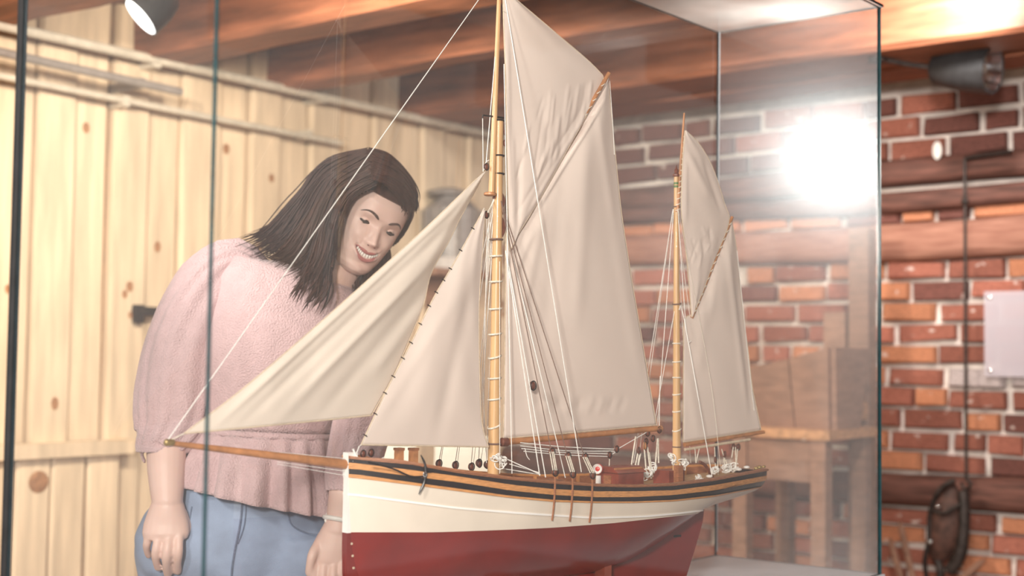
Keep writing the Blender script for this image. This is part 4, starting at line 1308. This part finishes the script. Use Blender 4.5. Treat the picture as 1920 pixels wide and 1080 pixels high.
def disp(x, z):
    ax = np.abs(x)
    na = np.interp(z, [-.046, -.041, -.036, -.032, -.024, -.012, .004, .014], [0, .008, .0195, .0205, .0155, .009, .003, 0])
    ns = np.interp(z, [-.04, -.03, 0, .01], [.0095, .0085, .0062, .006])
    d = na * g(x, ns)
    d += .0075 * g(ax - .0115, .0055) * g(z + .0345, .0055)
    d -= .0085 * g(ax - .030, .015) * g(z - .003, .010)
    d += .003 * g(ax - .028, .022) * g(z - .021, .006)
    d += .0065 * g(ax - .040, .017) * g(z + .030, .015)
    zc = zc_mouth(x)
    inm = 1 / (1 + np.exp((ax - .0285) / .0012))
    d -= .0062 * g(z - zc, .0048) * inm
    d += .0030 * g(z - zc - .0085, .0035) * inm + .0045 * g(z - zc + .0095, .0042) * inm
    d += .004 * g(x, .022) * g(z + .062, .016)
    fx = ax - (.0165 + (-.037 - z) * .62)
    d -= .0026 * g(fx, .0032) * g(z + .050, .013)
    d += .0045 * g(x, .013) * g(z + .101, .010) - .003 * g(x, .016) * g(z + .0855, .0045)
    return d
def front_y(x, z):
    yc, ym, xw = interp(z, YC), interp(z, YM), interp(z, XW)
    return ym + (yc - ym) * np.maximum(1 - np.abs(x / xw) ** 2.3, 0) ** (1 / 2.3)
def surf(x, z, off=0.0):
    return np.array([x, front_y(x, z) + disp(x, z) + off, z])
def HL(p):
    return HC + HM @ (np.asarray(p) * HS)
def head_rings(grow=0.0, nz=110, na=144, feat=True):
    rings = []
    for z in -.117 * np.cos(np.linspace(0, math.pi, nz)):
        yc, yb, ym, xw = interp(z, YC), interp(z, YB), interp(z, YM), interp(z, XW)
        a = np.linspace(0, 2 * math.pi, na, endpoint=False)
        c, s = np.cos(a), np.sin(a)
        e = 2 / 2.3
        x = np.sign(c) * np.abs(c) ** e * xw
        y = np.where(s >= 0, ym + (yc - ym) * np.abs(s) ** e, ym - (ym - yb) * np.abs(s) ** e)
        p = np.stack([x, y, np.full(na, z)], 1)
        if feat:
            w = np.clip((s - .12) / .3, 0, 1)
            p[:, 1] += disp(x, np.full(na, z)) * w
        if grow:
            n = np.stack([x / xw ** 2, (y - ym) / np.where(s >= 0, yc - ym + .004, ym - yb + .004) ** 2, np.full(na, z / .117 ** 2)], 1)
            n /= np.linalg.norm(n, axis=1)[:, None] + 1e-9
            p = p + n * grow
        rings.append(p)
    return rings

# ---------------------------------------------------------------- body (one surface: voxel-joined trunk, arms and hands + head)
bd = MB()
neck0 = HL((0, -.035, -.05)); neck1 = W(612, 545, .01)
bd.tube(spline([neck0, (neck0 + neck1) / 2 + np.array([0, -.005, 0]), neck1, W(600, 580, .02)], 10), [.052] * 3 + [.050] * 3 + [.054, .058, .066, .075], 24)
def ell(cx, cy, dd, a, b, tilt, n=48, mod=None):
    tl = math.radians(tilt)
    lat = np.array([.96 * math.cos(tl), .28 * math.cos(tl), -math.sin(tl)]); fv = np.array([.28, -.96, 0])
    th = np.linspace(0, 2 * math.pi, n, endpoint=False)
    k = np.ones(n) if mod is None else mod(th)
    return W(cx, cy, dd) + lat * (a * k * np.cos(th))[:, None] + fv * (b * k * np.sin(th))[:, None]
tor = [(612, 548, .02, 55, .05, 15), (585, 558, .02, 105, .07, 24), (568, 590, .02, 140, .085, 22), (550, 640, .02, 152, .10, 13), (532, 700, .02, 140, .10, 8), (512, 760, .02, 125, .095, 4), (497, 808, .02, 118, .09, 3), (480, 880, .02, 100, .08, 2), (455, 960, .02, 130, .09, 0), (445, 1010, .02, 140, .09, 0)]
bd.loft([ell(x, y, d, a * KM * .86, b * .86, t) for x, y, d, a, b, t in tor])
# image-left arm
armR = [(462, 545, 0.000, 24), (405, 575, -0.010, 34), (362, 650, -0.020, 42), (338, 740, -0.030, 40), (312, 835, -0.071, 37), (312, 880, -0.091, 34), (313, 920, -0.106, 30), (314, 944, -0.115, 27), (313, 956, -0.115, 24)]
bd.tube([W(x, y, d) for x, y, d, r in armR], [r * KM for x, y, d, r in armR], 20)
def hand_piece(rows, flat=.48):
    """palm as a flattened loft: (x, y, dd, half width px)"""
    P = [W(x, y, d) for x, y, d, w in rows]
    rings = []
    for p, (x, y, d, w), flat in zip(P, rows, (.9, .72, .56, .48, .45)):
        a = np.linspace(0, 2 * math.pi, 20, endpoint=False)
        rings.append(p + np.array([1, .15, 0]) * (w * KM * np.cos(a))[:, None] + np.array([-.15, 1, .1]) * (w * KM * flat * np.sin(a))[:, None])
    bd.loft(rings)
def finger(pts, r0, r1):
    P = spline([W(*p) for p in pts], 12)
    rr = np.linspace(r0, r1, 12) * KM * .84
    bul = 1 + .06 * np.cos(np.linspace(0, 4 * math.pi, 12))
    bd.tube(P, rr * bul, 14)
    bd.sphere(P[-1], rr[-1] * 1.0, 12, 8)
hand_piece([(314, 945, -0.115, 29), (313, 962, -0.117, 34), (312, 980, -0.120, 39), (311, 998, -0.125, 41), (310, 1010, -0.125, 38)])
finger([(281, 995, -0.125), (277, 1012, -0.133), (275, 1028, -0.125), (279, 1041, -0.111)], 9.5, 7.5)
finger([(299, 1000, -0.130), (294, 1024, -0.141), (292, 1046, -0.133), (297, 1064, -0.111)], 10.5, 8.5)
finger([(318, 1001, -0.130), (314, 1030, -0.143), (312, 1056, -0.133), (315, 1076, -0.109)], 11, 9)
finger([(336, 998, -0.127), (335, 1028, -0.139), (333, 1052, -0.129), (333, 1071, -0.107)], 10.5, 8.5)
finger([(340, 962, -0.110), (352, 990, -0.100), (355, 1016, -0.095), (350, 1040, -0.090)], 12, 9)
# image-right arm
armL = [(690, 590, 0.000, 44), (678, 680, -0.010, 42), (668, 770, -0.027, 38), (656, 860, -0.067, 34), (645, 930, -0.103, 28), (636, 975, -0.110, 24), (632, 995, -0.110, 26)]
bd.tube([W(x, y, d) for x, y, d, r in armL], [r * KM for x, y, d, r in armL], 20)
hand_piece([(635, 978, -0.110, 24), (630, 1000, -0.112, 31), (625, 1025, -0.115, 37), (620, 1048, -0.118, 37), (617, 1058, -0.118, 34)])
finger([(592, 1042, -0.120), (588, 1072, -0.133), (586, 1098, -0.125), (588, 1118, -0.105)], 10.5, 8.5)
finger([(608, 1050, -0.123), (605, 1082, -0.135), (604, 1110, -0.125), (606, 1132, -0.101)], 11, 9)
finger([(626, 1052, -0.123), (624, 1082, -0.135), (622, 1108, -0.125), (622, 1128, -0.103)], 10.5, 8.5)
finger([(642, 1046, -0.120), (642, 1070, -0.130), (640, 1090, -0.121), (640, 1104, -0.105)], 9.5, 7.5)
finger([(606, 1005, -0.105), (592, 1028, -0.130), (583, 1050, -0.140), (580, 1074, -0.135)], 12, 9)
# legs
legR = [W(365, 1030, .02), np.array([-.60, 2.62, .55]), np.array([-.61, 2.63, .30]), np.array([-.61, 2.66, .08])]
legL = [W(530, 1030, .02), np.array([-.45, 2.62, .55]), np.array([-.45, 2.63, .30]), np.array([-.45, 2.66, .08])]
for lg in (legR, legL):
    bd.tube(spline(lg, 10), np.linspace(.082, .04, 10), 16)
    bd.sphere(lg[-1] + np.array([.01, -.04, -.035]), (.04, .1, .035))

def remeshed(mbx, voxel, smooth_it):
    me = mbx.mesh('tmp', PO)
    o = bpy.data.objects.new('tmp', me); COL.objects.link(o)
    md = o.modifiers.new('r', 'REMESH'); md.mode = 'VOXEL'; md.voxel_size = voxel
    if smooth_it:
        sm = o.modifiers.new('s', 'SMOOTH'); sm.factor = .5; sm.iterations = smooth_it
    dg = bpy.context.evaluated_depsgraph_get()
    ev = o.evaluated_get(dg)
    out = bpy.data.meshes.new_from_object(ev)
    bpy.data.objects.remove(o)
    return out
bm_ = bmesh.new()
body_me = remeshed(bd, .0026, 4)
bm_.from_mesh(body_me)
hd = MB().loft([np.array([HL(p) for p in r]) for r in head_rings()])
hm = hd.mesh('tmp_head', PO)
bm_.from_mesh(hm)
bmesh.ops.recalc_face_normals(bm_, faces=bm_.faces)
body_mesh = bpy.data.meshes.new('body'); bm_.to_mesh(body_mesh); bm_.free()
body_mesh.materials.clear(); body_mesh.materials.append(MATS['skin']); body_mesh.shade_smooth()
body = bpy.data.objects.new('body', body_mesh); COL.objects.link(body); body.parent = person
ORG[body.name] = tuple(PO)

# ---------------------------------------------------------------- face parts
def lip(up):
    P = []
    for u in np.linspace(-1, 1, 31):
        x = u * .0285
        zc = zc_mouth(x); tp = (1 - abs(u) ** 3)
        if up:
            z0, z1 = zc + .0040 * tp, zc + (.0040 + .0075 * (1 - .25 * g(x, .003))) * tp + .0006
        else:
            z0, z1 = zc - .0052 * tp, zc - (.0052 + .0082) * tp - .0006
        row = []
        for f in np.linspace(0, 1, 6):
            z = z0 + (z1 - z0) * f
            row.append(HL(surf(x, z, .0005 + .0014 * math.sin(math.pi * f) * tp)))
        P.append(row)
    return P
lp = MB().grid(lip(True)); lp.grid(lip(False))
lp.build('lips', 'lip', body, label='pink smiling lips')
mc = MB().grid([[HL(np.array([x, front_y(x, zc_mouth(x)) - .0022, zc_mouth(x) + dz * (1 - (abs(x) / .0285) ** 3)])) for dz in np.linspace(-.0065, .006, 5)] for x in np.linspace(-.028, .028, 25)])
mc.build('mouth', 'mouth_dark', body)
te = MB()
tx = -.0245
for w in (.0045, .005, .0052, .0062, .0072, .0072, .0062, .0052, .005, .0045):
    cx = tx + w / 2; tx += w * .92
    zc = zc_mouth(cx); h = .0082 * (1 - .35 * (abs(cx) / .026) ** 2)
    c = HL(np.array([cx, front_y(cx, zc) - .0002 - .5 * cx * cx, zc + .0005]))
    te.sphere(c, (w * .5 * HS, .0022, h * .6 * HS), 12, 8, HM)
te.build('teeth', 'tooth', body, label='white upper teeth showing in a smile')
for sx in (-1, 1):
    ex = .0305 * sx; ez = .0015
    ec = np.array([ex, front_y(ex, ez) + disp(ex, ez) - .0072, ez])
    ey = MB().sphere(HL(ec), .0118 * HS, 20, 14).build('eye', 'eye_white', body)
    gz = np.array([.10, .90, -.36]); gz /= np.linalg.norm(gz)
    MB().lathe(HL(ec + gz * .0100), HM @ gz, [(0, .0066), (.0013, .0060), (.0024, .0025)], 16).build('iris', 'iris', ey)
    # lids: patches of a slightly larger sphere
    def lid(a0, a1, r):
        P = []
        for az in np.linspace(-1.25, 1.25, 21):
            row = []
            for el in np.linspace(a0, a1, 8):
                e2 = el * math.cos(az * .95) if el < 0.6 else el
                d = np.array([math.sin(az) * math.cos(e2), math.cos(az) * math.cos(e2), math.sin(e2)])
                row.append(HL(ec + d * r))
            P.append(row)
        return P
    MB().grid(lid(-.16, 1.25, .0128)).build('upper_eyelid', 'skin', body)
    MB().grid(lid(-1.3, -.62, .0126)).build('lower_eyelid', 'skin', body)
    arc = []
    for az in np.linspace(-1.2, 1.2, 15):
        e2 = -.17 * math.cos(az * .95)
        d = np.array([math.sin(az) * math.cos(e2), math.cos(az) * math.cos(e2), math.sin(e2)])
        arc.append(HL(ec + d * .0134))
    MB().tube(arc, np.array([.0010] + [.0022] * 13 + [.0012]) * 1.0, 6).build('eyelashes', 'lash', body)
    br = [surf(.013 * sx, .0175, .0008), surf(.022 * sx, .0225, .001), surf(.033 * sx, .0255, .001), surf(.043 * sx, .0235, .0008), surf(.051 * sx, .017, .0005)]
    MB().tube([HL(p) for p in spline(br, 14)], np.interp(np.linspace(0, 1, 14), [0, .15, .5, 1], [.0014, .0027, .0022, .0006]), 6).build('eyebrow', 'brow', body)
    # nostril
    npn = surf(.0075 * sx, -.0405, -.0008)
    MB().sphere(HL(npn), (.0028, .0016, .0018), 8, 6, HM).build('nostril', 'lip_line', body)

# ---------------------------------------------------------------- hair
hr = MB()
rings = head_rings(.011, 60, 96, False)
hv = np.array(rings)
nz_, na_ = hv.shape[:2]
idx = -np.ones((nz_, na_), int); vs = []; fs = []
def hmask(p):
    x, y, z = p
    return z > .062 - 1.55 * max(0, .074 - y) - .10 * max(0, x) and z > -.088
msk = np.array([[hmask(p) for p in r] for r in hv])
for i in range(nz_):
    for j in range(na_):
        vs.append(HL(hv[i, j]))
for i in range(nz_ - 1):
    for j in range(na_):
        q = [(i, j), (i, (j + 1) % na_), (i + 1, (j + 1) % na_), (i + 1, j)]
        if all(msk[a, b] for a, b in q):
            fs.append([a * na_ + b for a, b in q])
hr.add(vs, fs)
def bundle(guides, count, r, wav=.004, seed=1, tip=.25):
    rr = np.random.default_rng(seed)
    G = [spline([at(x, y, PD + d) for x, y, d in gd], 26) for gd in guides]
    for k in range(count):
        u = rr.uniform(0, len(G) - 1.0001); i = int(u); f = u - i
        P = G[i] * (1 - f) + G[i + 1] * f
        t = np.linspace(0, 1, 26)[:, None]
        P = P + rr.normal(0, .0035, 3) + t * rr.normal(0, .008, 3) + wav * t * np.sin(t * rr.uniform(3, 8) + rr.uniform(0, 6)) * rr.normal(0, 1, 3)
        n = int(26 * rr.uniform(.68, 1.0))
        P = P[:n]
        rad = r * rr.uniform(.6, 1.2) * np.interp(np.linspace(0, 1, n), [0, .1, .7, 1], [.6, 1, .9, tip * .3])
        hr.tube(P, rad, 5)
GL = [[(690, 286, .04), (610, 308, .05), (556, 372, .06), (500, 432, .05), (436, 456, .02)],
      [(692, 287, -.005), (615, 322, -.0), (566, 390, .01), (518, 448, .0), (455, 482, -.04)],
      [(696, 292, -.05), (624, 338, -.05), (583, 412, -.045), (548, 468, -.05), (498, 498, -.075)],
      [(700, 306, -.085), (636, 350, -.085), (604, 424, -.08), (584, 488, -.085), (545, 525, -.105)],
      [(704, 322, -.105), (646, 360, -.10), (619, 424, -.09), (606, 490, -.10), (572, 560, -.12)],
      [(706, 338, -.11), (655, 368, -.105), (629, 424, -.095), (617, 480, -.10), (590, 545, -.12)]]
bundle(GL, 950, .0022, .006, 1)
GI = [[(600, 400, .05), (560, 450, .05), (520, 475, .04), (470, 462, .02)], [(625, 440, .0), (600, 490, -.02), (575, 510, -.04), (530, 490, -.06)]]
bundle(GI, 120, .003, .006, 4)
GR = [[(690, 286, -0.008), (730, 300, -0.028), (758, 335, -0.028), (773, 374, -0.038), (768, 402, -0.038)],
      [(694, 291, -0.078), (728, 308, -0.088), (755, 338, -0.078), (770, 374, -0.068), (765, 398, -0.058)],
      [(700, 312, -0.118), (725, 324, -0.123), (750, 345, -0.108), (766, 374, -0.083), (764, 392, -0.058)],
      [(704, 332, -0.133), (722, 338, -0.138), (744, 351, -0.123), (762, 376, -0.088), (763, 388, -0.058)]]
bundle(GR, 340, .0022, .002, 2, .6)
GN = [[(632, 430, .03), (640, 490, .03), (652, 530, .01), (655, 556, -.02)], [(660, 470, .05), (680, 500, .03), (684, 530, .0), (676, 556, -.03)], [(715, 440, .05), (722, 480, .03), (716, 512, .0), (700, 546, -.03)]]
bundle(GN, 260, .003, .004, 3)
for gd in ([(604, 500, -.10), (590, 540, -.12), (565, 582, -.13)], [(612, 500, -.10), (606, 545, -.12), (580, 580, -.13)], [(575, 500, -.10), (560, 530, -.115), (540, 560, -.125)]):
    bundle([gd, [(x + 8, y + 4, d) for x, y, d in gd]], 16, .0022, .004, int(gd[0][0]))
hr.build('hair', 'hair', person, label='long dark brown hair falling over one shoulder')

# ---------------------------------------------------------------- blouse
bl = MB()
NB = 160
def fold(amp, freq, ph=0.0):
    return lambda th: 1 + amp * np.sin(freq * th + ph) * (.6 + .4 * np.sin(3 * th + 1))
bt = [(616, 534, .015, 50, .056, 14, 0), (613, 534, .015, 62, .066, 22, 0), (600, 535, .015, 92, .080, 27, 0), (584, 545, .015, 122, .088, 27, 0), (570, 556, .015, 150, .098, 29, 0), (562, 584, .015, 164, .106, 24, .006),
      (556, 625, .012, 166, .114, 14, .008), (546, 660, .01, 164, .122, 11, .008), (532, 705, .012, 150, .118, 8, .010), (515, 755, .015, 136, .11, 5, .012), (500, 795, .015, 129, .104, 3, .014), (497, 807, .015, 126, .102, 3, .016)]
bl.loft([ell(x, y, d, a * KM, b, t, NB, fold(am, 17, y * .01)) for x, y, d, a, b, t, am in bt], cap=False)
# waist band
bl.loft([ell(497, 806, .015, 128 * KM, .106, 3, NB), ell(496, 812, .015, 130 * KM, .108, 3, NB), ell(496, 817, .015, 128 * KM, .106, 3, NB)], cap=False)
# peplum with gathers that open towards the hem
def gath(f):
    return lambda th: 1 + (.012 + .062 * f) * np.sin(19 * th + .8 * np.sin(5 * th)) + .03 * f * np.sin(7 * th + 1)
pep = []
for f in np.linspace(0, 1, 16):
    x = 496 + (483 - 496) * f; y = 815 + (936 - 815) * f
    pep.append(ell(x, y, .015, (128 + 28 * f ** .8) * KM, .106 + .05 * f, 3 + 9 * f, NB * 2, gath(min(1, f * 1.6))))
bl.loft(pep, cap=False)
# sleeves
def sleeve(rows, n=96, cap=False):
    P = np.array([W(x, y, d) for x, y, d, r, am in rows])
    rr = [r * KM for *_, r, am in rows]; am = [q[-1] for q in rows]
    k = 40
    Ps = spline(P, k); u = np.linspace(0, len(rows) - 1, k)
    rs = np.interp(u, range(len(rows)), rr); ams = np.interp(u, range(len(rows)), am)
    Tn = np.gradient(Ps, axis=0); Tn /= np.linalg.norm(Tn, axis=1)[:, None]
    th = np.linspace(0, 2 * math.pi, n, endpoint=False)
    rings = []
    for i in range(k):
        a = np.cross(Tn[i], [0, 1, 0]); a /= np.linalg.norm(a); b = np.cross(Tn[i], a)
        m = 1 + ams[i] * np.sin(13 * th + .9 * math.sin(i * .35) + 1.2 * np.sin(3 * th)) + .02 * np.sin(2 * th + i * .3)
        rings.append(Ps[i] + a * (rs[i] * m * np.cos(th))[:, None] + b * (rs[i] * m * np.sin(th) * .9)[:, None])
    return rings
slR = [(510, 535, .01, 22, .0), (448, 494, .005, 44, .05), (402, 530, -.005, 62, .04), (366, 600, -.015, 70, .035), (342, 670, -.025, 73, .03), (328, 740, -.035, 72, .035), (318, 795, -.055, 63, .04), (308, 822, -.068, 52, .07), (304, 831, -.07, 44, .04), (303, 837, -.07, 46, .0), (303, 845, -.07, 45, .0)]
bl.loft(sleeve(slR), cap=False)
slL = [(660, 570, .01, 24, .0), (690, 590, .0, 42, .05), (702, 650, -.01, 54, .03), (694, 730, -.03, 56, .02), (676, 810, -.055, 52, .02), (660, 880, -.085, 45, .04), (652, 915, -.095, 38, .06), (650, 926, -.098, 35, .05)]
bl.loft(sleeve(slL), cap=False)
blouse = bl.build('blouse', 'blouse', person, smooth=70, label='pale pink crinkled blouse with puffed sleeves and peplum')
sm = blouse.modifiers.new('thickness', 'SOLIDIFY'); sm.thickness = .0016; sm.offset = 1
MB().tube([p for p in ell(616, 534, .015, 51 * KM, .057, 14, 40)] + [ell(616, 534, .015, 51 * KM, .057, 14, 40)[0]], .0028, 6, cap=False).build('neck_binding', 'blouse', blouse)
MB().tube(spline([W(272, 842, -.09), W(266, 852, -.09), W(272, 868, -.09)], 8), [.004, .006, .008, .008, .007, .007, .008, .003], 6, flat=.35).build('cuff_tie', 'blouse', blouse)
tie = MB().tube([W(612, 962, -.12), W(612, 972, -.12)], .001, 5).build('tie_cord', 'bracelet', blouse)
MB().sphere(W(611, 975, -.12), (.003, .003, .005)).build('tie_bead', 'bracelet', tie)

# ---------------------------------------------------------------- jeans
jn = MB()
jr = [(472, 870, .02, 118, .096, 0), (468, 890, .02, 138, .098, 0), (462, 920, .02, 150, .108, 0), (452, 960, .02, 176, .118, 0), (446, 1000, .02, 188, .124, 0), (444, 1035, .02, 184, .122, 0), (443, 1060, .02, 176, .115, 0), (443, 1090, .02, 150, .10, 0), (443, 1115, .02, 90, .07, 0)]
jn.loft([ell(x, y, d, a * KM, b, t) for x, y, d, a, b, t in jr])
for lg, x in ((legR, 350), (legL, 540)):
    pts = spline([W(x, 1000, .02), W(x, 1060, .02), lg[1], lg[2], lg[3] + np.array([0, 0, .02])], 16)
    jn.tube(pts, np.interp(np.linspace(0, 1, 16), [0, .2, .5, 1], [.095, .098, .07, .06]), 24)
jm = remeshed(jn, .006, 10)
jm.materials.clear(); jm.materials.append(MATS['denim']); jm.shade_smooth(); jm.name = 'jeans'
jeans = bpy.data.objects.new('jeans', jm); COL.objects.link(jeans); jeans.parent = person; jeans['label'] = 'light blue denim jeans'
ORG[jeans.name] = tuple(PO)
from mathutils.bvhtree import BVHTree
bvh = BVHTree.FromPolygons([v.co[:] for v in jm.vertices], [p.vertices[:] for p in jm.polygons])
def on_jeans(x, y):
    d = Vector(ray(x, y)).normalized()
    h = bvh.ray_cast(Vector(CAM - PO), d)
    return np.array(h[0]) + PO - np.array(d) * .001 if h[0] is not None else None
def seam(px, r, name):
    P = [on_jeans(x, y) for x, y in px]
    P = [p for p in P if p is not None]
    if len(P) > 2:
        MB().tube(spline(P, 3 * len(P)), r, 6, flat=.6).build(name, 'denim_seam', jeans)
seam([(455, 930), (453, 960), (450, 985), (445, 1010), (440, 1035), (436, 1060), (434, 1085)], .0035, 'fly_seam')
seam([(462, 930), (461, 960), (458, 985), (452, 1005), (446, 1020)], .002, 'fly_stitching')
seam([(540, 962), (548, 985), (575, 1000), (600, 1004)], .0025, 'pocket_seam')
seam([(360, 950), (352, 985), (330, 1010), (300, 1025)], .0025, 'pocket_seam')
seam([(272, 925), (264, 955), (258, 985), (256, 1020), (258, 1060)], .0025, 'side_seam')
# bracelet, shoes
ba = np.linspace(0, 2 * math.pi, 29)
ax_ = W(645, 930, -.103) - W(636, 975, -.11); ax_ /= np.linalg.norm(ax_)
e1 = np.cross(ax_, [0, 1, 0]); e1 /= np.linalg.norm(e1); e2 = np.cross(ax_, e1)
MB().tube([W(636, 974, -.11) + (e1 * math.cos(q) + e2 * math.sin(q)) * 26.5 * KM for q in ba], .0045, 8, cap=False).build('bracelet', 'bracelet', person)
for lg in (legR, legL):
    c = lg[-1]
    rings = []
    for f, w, h in ((-.09, .03, .05), (-.06, .04, .07), (0, .042, .075), (.06, .046, .055), (.12, .046, .042), (.16, .034, .034), (.178, .012, .02)):
        a = np.linspace(0, 2 * math.pi, 18, endpoint=False)
        rings.append([np.array([c[0] + w * math.cos(q), c[1] - f, max(0.002, h * .5 + h * .5 * math.sin(q))]) for q in a])
    MB().loft(rings).build('shoe', 'shoe', person)
